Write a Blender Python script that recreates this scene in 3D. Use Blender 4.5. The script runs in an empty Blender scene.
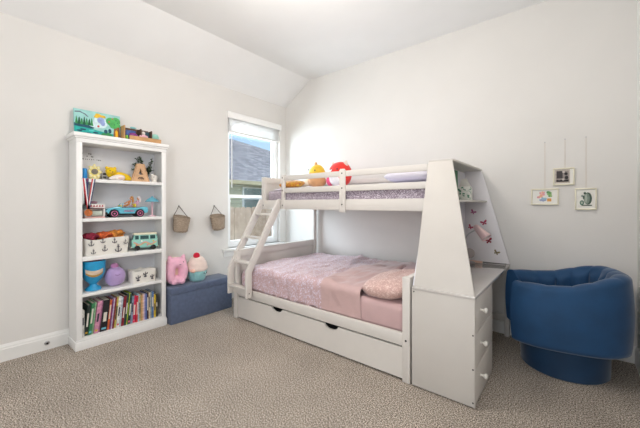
import bpy, bmesh, math, random
from mathutils import Vector, Matrix, Euler, noise
R = math.radians
PI = math.pi
SC = bpy.context.scene
COL = SC.collection
random.seed(7)

# ------------------------------------------------------------------ camera
cam_d = bpy.data.cameras.new('camera'); cam = bpy.data.objects.new('camera', cam_d); COL.objects.link(cam)
cam.location = (0, 0, 1.23)
cam.rotation_euler = (R(90), 0, R(39.2))
cam_d.sensor_width = 36; cam_d.lens = 310 * 36 / 640
cam_d.shift_y = -10 / 640
cam_d.clip_start = 0.02
SC.camera = cam

# ------------------------------------------------------------------ world, sun, area lights, exposure
W = bpy.data.worlds.new('sky'); SC.world = W; W.use_nodes = True
nt = W.node_tree; nt.nodes.clear()
sky = nt.nodes.new('ShaderNodeTexSky'); sky.sky_type = 'NISHITA'; sky.sun_disc = False
sky.sun_elevation = R(58); sky.sun_rotation = R(120); sky.air_density = 1.0; sky.dust_density = 0.6; sky.ozone_density = 1.5
bgn = nt.nodes.new('ShaderNodeBackground'); bgn.inputs['Strength'].default_value = 0.19
outn = nt.nodes.new('ShaderNodeOutputWorld')
nt.links.new(sky.outputs[0], bgn.inputs[0]); nt.links.new(bgn.outputs[0], outn.inputs[0])

def light(name, kind, loc, rot, energy, color=(1, 1, 1), size=1.0, size_y=None, spread=None):
    d = bpy.data.lights.new(name, kind); o = bpy.data.objects.new(name, d); COL.objects.link(o)
    o.location = loc; o.rotation_euler = rot; d.energy = energy; d.color = color
    if kind == 'AREA':
        d.shape = 'RECTANGLE' if size_y else 'DISK'; d.size = size
        if size_y: d.size_y = size_y
    return o
def aim(o, target):
    o.rotation_euler = (Vector(target) - o.location).to_track_quat('-Z', 'Y').to_euler()

sun = light('sun', 'SUN', (3, -3, 8), (0, 0, 0), 2.3, (1.0, 0.95, 0.87)); sun.data.angle = R(0.6)
aim(sun, Vector((3, -3, 8)) + Vector((-0.50, 0.28, -0.95)))
# daylight through the window in the left wall
wl = light('window_daylight', 'AREA', (-4.25, 2.55, 1.75), (0, 0, 0), 125, (0.80, 0.90, 1.0), 1.6, 1.6)
aim(wl, (0, 2.75, 1.2))
# ceiling fixture of the room (above the frame) and an added fill for daylight from behind the camera
cl = light('ceiling_light', 'POINT', (-1.35, 1.35, 2.60), (0, 0, 0), 44, (1.0, 0.945, 0.88)); cl.data.shadow_soft_size = 0.22
bl = light('rear_daylight_fill', 'AREA', (-.55, -1.30, 1.6), (0, 0, 0), 64, (0.90, 0.95, 1.0), 1.7, 1.9)
aim(bl, (-3.2, 2.2, 1.2))
SC.view_settings.view_transform = 'Standard'
SC.view_settings.look = 'None'
SC.view_settings.gamma = 1.0
SC.view_settings.exposure = 0.0
try:
    SC.view_settings.use_curve_mapping = False
    SC.cycles.use_denoising = True
except Exception: pass

# ------------------------------------------------------------------ materials
def lin(c):
    return tuple(((v / 255) / 12.92 if v / 255 <= 0.04045 else ((v / 255 + 0.055) / 1.055) ** 2.4) for v in c)
_M = {}
def mat(name, rgb, rough=0.6, var=0.06, scale=12.0, bump=0.0, bscale=60.0, metal=0.0, sheen=0.0, trans=0.0, coat=0.0, rgb2=None, bdist=0.002):
    """procedural material; rgb in display values 0..255"""
    if name in _M: return _M[name]
    m = bpy.data.materials.new(name); m.use_nodes = True; _M[name] = m
    n = m.node_tree.nodes; L = m.node_tree.links
    p = n['Principled BSDF']
    tc = n.new('ShaderNodeTexCoord')
    no = n.new('ShaderNodeTexNoise'); no.inputs['Scale'].default_value = scale; no.inputs['Detail'].default_value = 4
    L.new(tc.outputs['Object'], no.inputs['Vector'])
    cr = n.new('ShaderNodeValToRGB')
    a = lin(rgb); b = lin(rgb2) if rgb2 else tuple(min(1, v * (1 + var)) for v in a)
    if not rgb2: a = tuple(v * (1 - var) for v in a)
    cr.color_ramp.elements[0].position = 0.35; cr.color_ramp.elements[1].position = 0.65
    cr.color_ramp.elements[0].color = (*a, 1); cr.color_ramp.elements[1].color = (*b, 1)
    L.new(no.outputs['Fac'], cr.inputs['Fac']); L.new(cr.outputs['Color'], p.inputs['Base Color'])
    p.inputs['Roughness'].default_value = rough; p.inputs['Metallic'].default_value = metal
    if sheen: p.inputs['Sheen Weight'].default_value = sheen; p.inputs['Sheen Roughness'].default_value = 0.4
    if coat: p.inputs['Coat Weight'].default_value = coat
    if trans: p.inputs['Transmission Weight'].default_value = trans
    if bump:
        nb = n.new('ShaderNodeTexNoise'); nb.inputs['Scale'].default_value = bscale; nb.inputs['Detail'].default_value = 3
        L.new(tc.outputs['Object'], nb.inputs['Vector'])
        bp = n.new('ShaderNodeBump'); bp.inputs['Strength'].default_value = bump; bp.inputs['Distance'].default_value = bdist
        L.new(nb.outputs['Fac'], bp.inputs['Height']); L.new(bp.outputs['Normal'], p.inputs['Normal'])
    return m

def carpet_mat():
    m = bpy.data.materials.new('carpet'); m.use_nodes = True
    n = m.node_tree.nodes; L = m.node_tree.links; p = n['Principled BSDF']
    tc = n.new('ShaderNodeTexCoord')
    v = n.new('ShaderNodeTexNoise'); v.inputs['Scale'].default_value = 135; v.inputs['Detail'].default_value = 5; v.inputs['Roughness'].default_value = 0.7
    L.new(tc.outputs['Object'], v.inputs['Vector'])
    cr = n.new('ShaderNodeValToRGB'); e = cr.color_ramp.elements
    e[0].position = 0.41; e[0].color = (*lin((82, 74, 66)), 1)
    e[1].position = 0.60; e[1].color = (*lin((240, 230, 218)), 1)
    k = e.new(0.48); k.color = (*lin((152, 140, 128)), 1)
    k = e.new(0.54); k.color = (*lin((200, 188, 175)), 1)
    L.new(v.outputs['Fac'], cr.inputs['Fac'])
    big = n.new('ShaderNodeTexNoise'); big.inputs['Scale'].default_value = 2.3; big.inputs['Detail'].default_value = 3
    L.new(tc.outputs['Object'], big.inputs['Vector'])
    mp = n.new('ShaderNodeMapRange'); mp.inputs['From Min'].default_value = 0.3; mp.inputs['From Max'].default_value = 0.7
    mp.inputs['To Min'].default_value = 0.86; mp.inputs['To Max'].default_value = 1.06
    L.new(big.outputs['Fac'], mp.inputs['Value'])
    mx = n.new('ShaderNodeVectorMath'); mx.operation = 'SCALE'
    L.new(cr.outputs['Color'], mx.inputs[0]); L.new(mp.outputs['Result'], mx.inputs['Scale'])
    L.new(mx.outputs['Vector'], p.inputs['Base Color'])
    p.inputs['Roughness'].default_value = 1.0; p.inputs['Specular IOR Level'].default_value = 0.1
    bp = n.new('ShaderNodeBump'); bp.inputs['Strength'].default_value = 0.7; bp.inputs['Distance'].default_value = 0.008
    L.new(v.outputs['Fac'], bp.inputs['Height']); L.new(bp.outputs['Normal'], p.inputs['Normal'])
    return m

def brick_mat(name, c1, c2, cm, scale, bw, rh, mortar=0.012, axis='YZ'):
    m = bpy.data.materials.new(name); m.use_nodes = True
    n = m.node_tree.nodes; L = m.node_tree.links; p = n['Principled BSDF']
    tc = n.new('ShaderNodeTexCoord'); sp = n.new('ShaderNodeSeparateXYZ'); cb = n.new('ShaderNodeCombineXYZ')
    L.new(tc.outputs['Object'], sp.inputs[0]); L.new(sp.outputs['Y'], cb.inputs['X']); L.new(sp.outputs['Z'], cb.inputs['Y'])
    b = n.new('ShaderNodeTexBrick'); L.new(cb.outputs[0], b.inputs['Vector'])
    b.inputs['Scale'].default_value = scale; b.inputs['Brick Width'].default_value = bw; b.inputs['Row Height'].default_value = rh
    b.inputs['Mortar Size'].default_value = mortar
    for k, c in (('Color1', c1), ('Color2', c2), ('Mortar', cm)): b.inputs[k].default_value = (*lin(c), 1)
    L.new(b.outputs['Color'], p.inputs['Base Color']); p.inputs['Roughness'].default_value = 0.95
    return m

def sequin_mat(name, a, b, c, scale, t0=0.42, t1=0.6):
    m = bpy.data.materials.new(name); m.use_nodes = True
    n = m.node_tree.nodes; L = m.node_tree.links; p = n['Principled BSDF']
    tc = n.new('ShaderNodeTexCoord')
    v = n.new('ShaderNodeTexVoronoi'); v.inputs['Scale'].default_value = scale; L.new(tc.outputs['Object'], v.inputs['Vector'])
    sp = n.new('ShaderNodeSeparateColor'); L.new(v.outputs['Color'], sp.inputs[0])
    cr = n.new('ShaderNodeValToRGB'); e = cr.color_ramp.elements
    e[0].position = t0; e[0].color = (*lin(a), 1); e[1].position = t1; e[1].color = (*lin(b), 1)
    k = e.new(0.9); k.color = (*lin(c), 1)
    L.new(sp.outputs[0], cr.inputs['Fac']); L.new(cr.outputs['Color'], p.inputs['Base Color'])
    p.inputs['Roughness'].default_value = 0.55; p.inputs['Sheen Weight'].default_value = 0.3
    bp = n.new('ShaderNodeBump'); bp.inputs['Strength'].default_value = 0.3; bp.inputs['Distance'].default_value = 0.003
    L.new(v.outputs['Distance'], bp.inputs['Height']); L.new(bp.outputs['Normal'], p.inputs['Normal'])
    return m

M_WALL = mat('wall_paint', (226, 223, 219), 0.9, 0.01, 3, 0.15, 220, bdist=0.0006)
M_CEIL = mat('ceiling_paint', (240, 239, 238), 0.95, 0.01, 3, 0.15, 200, bdist=0.0006)
M_TRIM = mat('trim_white', (236, 235, 232), 0.35, 0.01)
M_CARPET = carpet_mat()
M_BED = mat('bed_white_lacquer', (222, 217, 211), 0.55, 0.02, 5)
M_SHELF = mat('bookcase_white', (240, 239, 237), 0.42, 0.015, 5)
M_DARK = mat('dark_hardware', (40, 38, 38), 0.5)
M_STEEL = mat('steel', (190, 190, 192), 0.3, 0.03, metal=1.0)

# ------------------------------------------------------------------ mesh builder
class MB:
    def __init__(s): s.bm = bmesh.new(); s.mats = []
    def mi(s, m):
        if m not in s.mats: s.mats.append(m)
        return s.mats.index(m)
    def _fin(s, faces, m):
        i = s.mi(m)
        for f in faces: f.material_index = i
        return faces
    def hexa(s, c, m, bevel=0.0, seg=2):
        """8 corners: bottom 4 (ccw) then top 4"""
        vs = [s.bm.verts.new(p) for p in c]
        idx = [(3, 2, 1, 0), (4, 5, 6, 7), (0, 1, 5, 4), (1, 2, 6, 5), (2, 3, 7, 6), (3, 0, 4, 7)]
        fs = [s.bm.faces.new([vs[i] for i in q]) for q in idx]
        s._fin(fs, m)
        if bevel:
            es = list({e for f in fs for e in f.edges})
            r = bmesh.ops.bevel(s.bm, geom=es, offset=bevel, segments=seg, profile=0.5, affect='EDGES')
            s._fin(r['faces'], m)
        return s
    def box(s, x0, x1, y0, y1, z0, z1, m, bevel=0.0, seg=2):
        return s.hexa([(x0, y0, z0), (x1, y0, z0), (x1, y1, z0), (x0, y1, z0), (x0, y0, z1), (x1, y0, z1), (x1, y1, z1), (x0, y1, z1)], m, bevel, seg)
    def bar(s, a, b, w, d, m, up=(0, 0, 1), bevel=0.0):
        a = Vector(a); b = Vector(b); t = (b - a).normalized(); u = Vector(up)
        sd = t.cross(u).normalized(); u = sd.cross(t).normalized()
        c = []
        for p in (a, b):
            for q, r in ((-1, -1), (1, -1), (1, 1), (-1, 1)): c.append(p + sd * (q * w / 2) + u * (r * d / 2))
        return s.hexa(c, m, bevel)
    def prism(s, pts, off, m, bevel=0.0):
        """planar polygon (list of 3d points) extruded by off"""
        off = Vector(off); a = [s.bm.verts.new(p) for p in pts]; b = [s.bm.verts.new(Vector(p) + off) for p in pts]
        n = len(pts); fs = [s.bm.faces.new(a[::-1]), s.bm.faces.new(b)]
        for i in range(n): fs.append(s.bm.faces.new([a[i], a[(i + 1) % n], b[(i + 1) % n], b[i]]))
        s._fin(fs, m)
        bmesh.ops.recalc_face_normals(s.bm, faces=fs)
        if bevel:
            es = list({e for f in fs[:2] for e in f.edges})
            r = bmesh.ops.bevel(s.bm, geom=es, offset=bevel, segments=2, profile=0.5, affect='EDGES'); s._fin(r['faces'], m)
        return s
    def tube(s, pts, r, m, n=8, closed=False, cap=True):
        pts = [Vector(p) for p in pts]; rings = []; N = len(pts); up = None
        for i, p in enumerate(pts):
            if closed: t = (pts[(i + 1) % N] - pts[i - 1])
            else: t = (pts[min(i + 1, N - 1)] - pts[max(i - 1, 0)])
            t.normalize()
            if up is None:
                up = Vector((0, 0, 1)) if abs(t.z) < 0.9 else Vector((1, 0, 0))
            sd = t.cross(up).normalized(); up = sd.cross(t).normalized()
            rr = r[i] if isinstance(r, (list, tuple)) else r
            rings.append([s.bm.verts.new(p + (sd * math.cos(2 * PI * k / n) + up * math.sin(2 * PI * k / n)) * rr) for k in range(n)])
        fs = []
        for i in range(N if closed else N - 1):
            A = rings[i]; B = rings[(i + 1) % N]
            for k in range(n): fs.append(s.bm.faces.new([A[k], A[(k + 1) % n], B[(k + 1) % n], B[k]]))
        if cap and not closed: fs += [s.bm.faces.new(rings[0][::-1]), s.bm.faces.new(rings[-1])]
        s._fin(fs, m); bmesh.ops.recalc_face_normals(s.bm, faces=fs)
        return s
    def lathe(s, prof, m, c=(0, 0, 0), axis=(0, 0, 1), n=24, sx=1.0, sy=1.0, ripple=None):
        """prof: list of (radius, height)"""
        q = Vector((0, 0, 1)).rotation_difference(Vector(axis).normalized()); c = Vector(c); rings = []
        for (r, h) in prof:
            if r < 1e-5: rings.append([s.bm.verts.new(c + q @ Vector((0, 0, h)))])
            else:
                ring = []
                for k in range(n):
                    a = 2 * PI * k / n; rr = r * (ripple(a, h) if ripple else 1)
                    ring.append(s.bm.verts.new(c + q @ Vector((rr * math.cos(a) * sx, rr * math.sin(a) * sy, h))))
                rings.append(ring)
        fs = []
        for A, B in zip(rings, rings[1:]):
            for k in range(n):
                k2 = (k + 1) % n
                if len(A) == 1 and len(B) == 1: continue
                if len(A) == 1: fs.append(s.bm.faces.new([A[0], B[k2], B[k]]))
                elif len(B) == 1: fs.append(s.bm.faces.new([A[k], A[k2], B[0]]))
                else: fs.append(s.bm.faces.new([A[k], A[k2], B[k2], B[k]]))
        if len(rings[0]) > 1: fs.append(s.bm.faces.new(rings[0][::-1]))
        if len(rings[-1]) > 1: fs.append(s.bm.faces.new(rings[-1]))
        s._fin(fs, m); bmesh.ops.recalc_face_normals(s.bm, faces=fs)
        return s
    def ball(s, c, r, m, rot=None, n=20, k=12, sq=1.0, lump=0.0):
        """ellipsoid; r scalar or 3-tuple; sq<1 squarer"""
        if not isinstance(r, (list, tuple)): r = (r, r, r)
        E = Euler(rot).to_matrix() if rot else Matrix.Identity(3); c = Vector(c); rings = []
        f = lambda v: math.copysign(abs(v) ** sq, v)
        for i in range(k + 1):
            th = PI * i / k
            if i in (0, k): rings.append([s.bm.verts.new(c + E @ Vector((0, 0, r[2] * math.cos(th))))]); continue
            ring = []
            for j in range(n):
                ph = 2 * PI * j / n
                v = Vector((r[0] * f(math.sin(th)) * f(math.cos(ph)), r[1] * f(math.sin(th)) * f(math.sin(ph)), r[2] * f(math.cos(th))))
                if lump: v *= 1 + lump * noise.noise(v * (2.2 / max(r)) + c * 3)
                ring.append(s.bm.verts.new(c + E @ v))
            rings.append(ring)
        fs = []
        for A, B in zip(rings, rings[1:]):
            for j in range(n):
                j2 = (j + 1) % n
                if len(A) == 1: fs.append(s.bm.faces.new([A[0], B[j], B[j2]]))
                elif len(B) == 1: fs.append(s.bm.faces.new([A[j2], A[j], B[0]]))
                else: fs.append(s.bm.faces.new([A[j2], A[j], B[j], B[j2]]))
        s._fin(fs, m); bmesh.ops.recalc_face_normals(s.bm, faces=fs)
        return s
    def grid(s, fn, nu, nv, mfn):
        V = [[s.bm.verts.new(fn(i / nu, j / nv)) for j in range(nv + 1)] for i in range(nu + 1)]
        for i in range(nu):
            for j in range(nv):
                f = s.bm.faces.new([V[i][j], V[i + 1][j], V[i + 1][j + 1], V[i][j + 1]])
                m = mfn(i / nu, j / nv) if callable(mfn) and not isinstance(mfn, bpy.types.Material) else mfn
                f.material_index = s.mi(m)
        return s
    def build(s, name, parent=None, local=False, loc=None, smooth=True, angle=38, sub=0, solid=0):
        me = bpy.data.meshes.new(name)
        if not local:
            root = parent
            off = Vector((0, 0, 0))
            if root is not None:
                while root.parent: root = root.parent
                off = root.location.copy()
            elif loc is not None: off = Vector(loc)
            bmesh.ops.translate(s.bm, verts=s.bm.verts, vec=-off)
        s.bm.to_mesh(me); s.bm.free()
        for m in s.mats: me.materials.append(m)
        o = bpy.data.objects.new(name, me); COL.objects.link(o)
        if parent is not None: o.parent = parent
        elif loc is not None: o.location = loc
        if smooth:
            for p in me.polygons: p.use_smooth = True
            es = [e for e in me.edges]
            me.set_sharp_from_angle(angle=R(angle))
        if solid:
            md = o.modifiers.new('thickness', 'SOLIDIFY'); md.thickness = solid; md.offset = -1
        if sub:
            md = o.modifiers.new('smooth', 'SUBSURF'); md.levels = sub; md.render_levels = sub
        return o

def tag(o, label, cat, group=None, kind=None):
    if label: o['label'] = label
    if cat: o['category'] = cat
    if group: o['group'] = group
    if kind: o['kind'] = kind
    return o
def thing(name, label, cat, loc, rz=0.0, group=None):
    o = bpy.data.objects.new(name, None); COL.objects.link(o); o.empty_display_size = 0.05
    o.location = loc; o.rotation_euler = (0, 0, rz)
    return tag(o, label, cat, group)
def struct(o): o['kind'] = 'structure'; return o

# ------------------------------------------------------------------ room shell
XL, YB, XR, YF = -3.453, 3.395, 0.385, -1.45
ZL, ZC, XC = 2.725, 3.03, -2.96        # low wall top, flat ceiling, crease
T = 0.13
mb = MB(); mb.box(XL - T, XR + 0.1, YF - 0.1, YB + 0.1, -0.1, 0, M_CARPET); struct(mb.build('floor', smooth=False))
WY0, WY1, WZ0, WZ1 = 2.352, 3.262, 0.655, 2.395
mb = MB()
mb.box(XL - T, XL, YF - .1, WY0, 0, ZL, M_WALL); mb.box(XL - T, XL, WY1, YB + .1, 0, ZL, M_WALL)
mb.box(XL - T, XL, WY0, WY1, 0, WZ0, M_WALL); mb.box(XL - T, XL, WY0, WY1, WZ1, ZL, M_WALL)
struct(mb.build('wall_left', smooth=False))
def end_wall(name, y0, y1):
    mb = MB(); mb.prism([(XL, y0, 0), (XR, y0, 0), (XR, y0, ZC), (XC, y0, ZC), (XL, y0, ZL)], (0, y1 - y0, 0), M_WALL)
    struct(mb.build(name, smooth=False))
end_wall('wall_back', YB, YB + 0.1); end_wall('wall_front', YF - 0.1, YF)
mb = MB(); mb.box(XR, XR + 0.1, YF - .1, YB + .1, 0, ZC, M_WALL); struct(mb.build('wall_right', smooth=False))
mb = MB()
mb.prism([(XR + .1, YF - .1, ZC), (XC, YF - .1, ZC), (XL - T, YF - .1, ZL - T * (ZC - ZL) / (XC - XL)), (XL - T, YF - .1, ZL + .12), (XC, YF - .1, ZC + .12), (XR + .1, YF - .1, ZC + .12)], (0, YB - YF + .2, 0), M_CEIL)
struct(mb.build('ceiling', smooth=False))
def base(name, pts_dir, a, b):
    """baseboard profile swept from a to b, n = into the room"""
    a = Vector(a); b = Vector(b); n = Vector(pts_dir)
    prof = [(0, 0), (.016, 0), (.016, .095), (.012, .102), (.012, .112), (.007, .124), (.004, .132), (0, .132)]
    mb = MB(); mb.prism([a + n * p + Vector((0, 0, q)) for p, q in prof], b - a, M_TRIM); return struct(mb.build(name, smooth=False))
bl_ = base('baseboard_left', (1, 0, 0), (XL, YF, 0), (XL, YB, 0))
base('baseboard_back', (0, -1, 0), (XL, YB, 0), (XR, YB, 0))
base('baseboard_right', (-1, 0, 0), (XR, YF, 0), (XR, YB, 0))
# jack plate in the baseboard
t = thing('wall_jack', 'small round metal cable jack set in the white baseboard left of the bookcase', 'wall jack', (XL + .016, .571, .058))
mb = MB(); mb.lathe([(0, 0), (.018, 0), (.018, .003), (.015, .005), (0, .005)], M_STEEL, (XL + .016, .571, .058), (1, 0, 0), 20); mb.build('plate', t)
mb = MB(); mb.lathe([(0, .005), (.007, .005), (.007, .016), (.004, .018), (0, .018)], M_DARK, (XL + .016, .571, .058), (1, 0, 0), 14); mb.build('socket', t)

# ------------------------------------------------------------------ window
M_VINYL = mat('window_vinyl', (245, 246, 246), 0.3, 0.01)
M_GLASS = bpy.data.materials.new('window_glass'); M_GLASS.use_nodes = True
_n = M_GLASS.node_tree.nodes; _L = M_GLASS.node_tree.links
_n.clear(); _o = _n.new('ShaderNodeOutputMaterial'); _mix = _n.new('ShaderNodeMixShader'); _tr = _n.new('ShaderNodeBsdfTransparent'); _gl = _n.new('ShaderNodeBsdfGlossy')
_gl.inputs['Roughness'].default_value = 0.02; _mix.inputs[0].default_value = 0.05; _tr.inputs[0].default_value = (.97, .985, .98, 1)
_L.new(_tr.outputs[0], _mix.inputs[1]); _L.new(_gl.outputs[0], _mix.inputs[2]); _L.new(_mix.outputs[0], _o.inputs[0])
win = bpy.data.objects.new('window_1', None); COL.objects.link(win); win.location = (XL - .1, (WY0 + WY1) / 2, WZ0); struct(win)
X0, X1 = XL - .115, XL - .055
fw = .045
mb = MB()
mb.box(X0, X1, WY0, WY0 + fw, WZ0, WZ1, M_VINYL); mb.box(X0, X1, WY1 - fw, WY1, WZ0, WZ1, M_VINYL)
mb.box(X0, X1, WY0 + fw, WY1 - fw, WZ0, WZ0 + fw, M_VINYL); mb.box(X0, X1, WY0 + fw, WY1 - fw, WZ1 - fw, WZ1, M_VINYL)
mb.build('window_frame', win, smooth=False)
ZM = 1.335
for nm, z0, z1, xo in (('lower_sash', WZ0 + fw, ZM + .02, .012), ('upper_sash', ZM - .02, WZ1 - fw, -.012)):
    xa, xb = (X0 + X1) / 2 - .014 + xo, (X0 + X1) / 2 + .014 + xo
    s_ = .032; ya, yb = WY0 + fw, WY1 - fw
    mb = MB(); mb.box(xa, xb, ya, ya + s_, z0, z1, M_VINYL); mb.box(xa, xb, yb - s_, yb, z0, z1, M_VINYL)
    mb.box(xa, xb, ya + s_, yb - s_, z0, z0 + s_ + .01, M_VINYL); mb.box(xa, xb, ya + s_, yb - s_, z1 - s_ - .01, z1, M_VINYL)
    sash = mb.build(nm, win, smooth=False)
    mb = MB(); mb.box((xa + xb) / 2 - .002, (xa + xb) / 2 + .002, ya + s_, yb - s_, z0 + s_ + .01, z1 - s_ - .01, M_GLASS); mb.build('glass', sash, smooth=False)
mb = MB(); mb.box(XL - .055, XL + .05, WY0 - .09, WY1 + .06, WZ0 - .028, WZ0, M_TRIM, .004)
mb.box(XL, XL + .018, WY0 - .07, WY1 + .04, WZ0 - .10, WZ0 - .028, M_TRIM, .003)
struct(mb.build('window_sill'))
# blind, drawn up
M_BLIND = mat('blind_white', (246, 245, 243), 0.45, 0.01)
t = thing('window_blind', 'white horizontal blind pulled up to the top of the window', 'blind', (XL - .02, (WY0 + WY1) / 2, 2.15))
mb = MB(); mb.box(XL - .05, XL + .03, WY0 - .015, WY1 + .015, 2.345, 2.428, M_BLIND, .006); mb.build('valance', t)
mb = MB()
for i in range(9): mb.box(XL - .05, XL + .002, WY0 + .012, WY1 - .012, 2.188 + i * .0172, 2.188 + i * .0172 + .0075, M_BLIND, .002)
sl = mb.build('slats', t); sl['kind'] = 'stuff'
mb = MB(); mb.box(XL - .05, XL + .002, WY0 + .012, WY1 - .012, 2.162, 2.183, M_BLIND, .004); mb.build('bottom_rail', t)
mb = MB(); mb.tube([(XL - .005, WY0 + .06, 2.2 + .14), (XL - .004, WY0 + .062, 1.45)], .0055, M_BLIND, 8); mb.build('tilt_wand', t)
for yy in (WY0 + .2, WY1 - .2):
    mb = MB(); mb.tube([(XL - .024, yy, 2.345), (XL - .024, yy, 2.16)], .002, M_BLIND, 6); mb.build('lift_cord', t)

# ------------------------------------------------------------------ outside the window
M_LAWN = mat('lawn', (96, 118, 62), 0.95, 0.3, 6)
mb = MB(); mb.box(-20, XL - T - .01, -6, 18, -.30, -.2, M_LAWN); struct(mb.build('ground', smooth=False))
M_FENCE = mat('fence_cedar', (182, 160, 142), 0.9, 0.2, 5, rgb2=(206, 186, 168))
M_FENCE2 = mat('fence_cedar_warm', (162, 138, 118), 0.9, 0.2, 7, rgb2=(190, 166, 146))
t = thing('board_fence', 'weathered vertical board fence of brown wood seen through the window', 'fence', (-5.5, 4.4, -.2))
rnd = random.Random(3); y = 2.0; k = 0
while y < 8.2:
    w = .138; top = 1.165 + rnd.uniform(-.012, .012); dx = rnd.uniform(-.006, .006)
    mb = MB(); mb.prism([(-5.5 + dx, y, -.2), (-5.5 + dx, y + w, -.2), (-5.5 + dx, y + w, top - .03), (-5.5 + dx, y + w - .03, top), (-5.5 + dx, y + .03, top), (-5.5 + dx, y, top - .03)], (.018, 0, 0), M_FENCE if rnd.random() < .6 else M_FENCE2)
    mb.build('board', t, smooth=False); y += w + .008
mb = MB()
for z in (.1, .9): mb.box(-5.56, -5.51, 2.0, 8.2, z, z + .085, M_FENCE2)
mb.build('rail', t, smooth=False)
# neighbour's house
M_SHINGLE = brick_mat('asphalt_shingles', (176, 176, 182), (132, 134, 140), (112, 112, 118), 1.0, .22, .075, .006)
M_SIDING = brick_mat('lap_siding', (206, 200, 160), (212, 206, 168), (170, 164, 130), 1.0, 4.0, .16, .012)
M_FASCIA = mat('fascia_cream', (206, 196, 160), 0.7, 0.05)
M_TEAL = mat('teal_window_glass', (52, 104, 112), 0.12, 0.15, 1.5, coat=.5)
t = thing('neighbouring_house', 'grey shingle roofed house with cream siding standing behind the board fence', 'house', (-9.5, 8, -.2))
mb = MB(); mb.box(-15.5, -9.5, 3.2, 14.0, -.2, 2.05, M_SIDING); mb.build('wall', t, smooth=False)
# hip roof: eave along y at x=-9.1
mb = MB()
mb.hexa([(-9.05, 2.8, 2.05), (-9.05, 14.5, 2.05), (-15.9, 14.5, 2.05), (-15.9, 2.8, 2.05),
         (-12.3, 6.0, 4.50), (-12.3, 11.6, 3.95), (-12.6, 11.6, 3.95), (-12.6, 6.0, 4.50)], M_SHINGLE)
bmesh.ops.recalc_face_normals(mb.bm, faces=mb.bm.faces)
mb.build('roof', t, smooth=False)
mb = MB(); mb.box(-9.06, -9.02, 2.8, 14.5, 1.93, 2.065, M_FASCIA); mb.build('fascia', t, smooth=False)
for yc in (7.85, 5.2, 10.6):
    mb = MB(); mb.box(-9.5, -9.45, yc - .78, yc + .78, .9, 1.86, M_VINYL); f = mb.build('window', t, smooth=False)
    mb = MB()
    for za, zb in ((.96, 1.40), (1.46, 1.82)): mb.box(-9.45, -9.44, yc - .71, yc + .71, za, zb, M_TEAL)
    mb.build('pane', f, smooth=False)

# ------------------------------------------------------------------ bunk bed
BX0, BX1 = -2.86, -.86
BY0, BY1, BYU = 2.02, 3.365, 2.41
bed = thing('bunk_bed', 'white wooden twin over full bunk bed with ladder and trundle, against the back wall', 'bunk bed', (-1.85, 2.7, 0))
def part(name, fn, parent=None, **k):
    mb = MB(); fn(mb); return mb.build(name, parent or bed, **k)
p = .055
bv = .004
part('post', lambda m: m.box(BX0, BX0 + p, BY0 - .0, BY0 + p, 0, .725, M_BED, bv))          # lower front left
part('post', lambda m: m.box(BX1 - p, BX1, BY0, BY0 + p, 0, .725, M_BED, bv))                 # lower front right
part('post', lambda m: m.box(BX0, BX0 + p, BY1 - p, BY1, 0, 1.545, M_BED, bv))
part('post', lambda m: m.box(BX1 - p, BX1, BY1 - p, BY1, 0, 1.545, M_BED, bv))
part('post', lambda m: m.box(BX0, BX0 + p, BYU, BYU + .04, 1.17, 1.545, M_BED, bv))           # upper front left
def footb(m):
    m.box(BX0 + .015, BX0 + .035, BY0 + p, BY1 - p, .22, .66, M_BED)
    m.box(BX0 + .008, BX0 + .048, BY0 + p, BY1 - p, .655, .735, M_BED, bv)
    m.box(BX0 + .01, BX0 + .044, BY0 + p, BY1 - p, .22, .30, M_BED, bv)
part('footboard', footb)
part('headboard', lambda m: (m.box(BX1 - .035, BX1 - .015, BY0 + p, BY1 - p, .22, .69, M_BED), m.box(BX1 - .045, BX1 - .008, BY0 + p, BY1 - p, .67, .725, M_BED, bv)))
part('side_rail', lambda m: m.box(BX0 + p, BX1 - p, BY0 + .012, BY0 + .042, .243, .33, M_BED, bv))
part('side_rail', lambda m: m.box(BX0 + p, BX1 - p, BY1 - .042, BY1 - .012, .22, .36, M_BED, bv))
part('slat_base', lambda m: m.box(BX0 + p, BX1 - p, BY0 + .045, BY1 - .045, .27, .30, M_BED))
# upper bunk
def upper_side(m):
    m.box(BX0 + p, BX1 - .02, BYU + .006, BYU + .032, 1.172, 1.275, M_BED, bv)
part('upper_side_rail', upper_side)
part('upper_side_rail', lambda m: m.box(BX0 + p, BX1 - p, BY1 - .038, BY1 - .012, 1.172, 1.275, M_BED, bv))
gx = -2.52
def guard(m):
    for z0, z1 in ((1.352, 1.408), (1.492, 1.545)): m.box(gx + .028, BX1 - .02, BYU + .004, BYU + .026, z0, z1, M_BED, bv)
    m.box(gx, gx + .036, BYU - .004, BYU + .034, 1.175, 1.552, M_BED, bv)
    m.prism([(-1.72, BYU - .014, 1.15), (-1.655, BYU - .014, 1.15), (-1.655, BYU - .014, 1.545), (-1.665, BYU - .014, 1.562), (-1.71, BYU - .014, 1.562), (-1.72, BYU - .014, 1.545)], (0, .018, 0), M_BED, .002)
part('guard_rail', guard)
part('guard_rail', lambda m: [m.box(BX0 + p, BX1 - p, BY1 - .035, BY1 - .013, z0, z1, M_BED, bv) for z0, z1 in ((1.352, 1.408), (1.49, 1.545))])
def endp(m, x):
    m.box(x + .015, x + .035, BYU + .04, BY1 - p, 1.2, 1.5, M_BED)
    m.box(x + .008, x + .046, BYU + .04, BY1 - p, 1.475, 1.545, M_BED, bv); m.box(x + .008, x + .046, BYU + .04, BY1 - p, 1.172, 1.25, M_BED, bv)
part('end_panel', lambda m: endp(m, BX0)); part('end_panel', lambda m: endp(m, BX1 - .05))
part('upper_slat_base', lambda m: m.box(BX0 + p, BX1 - p, BYU + .034, BY1 - .04, 1.2, 1.225, M_BED))
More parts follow.
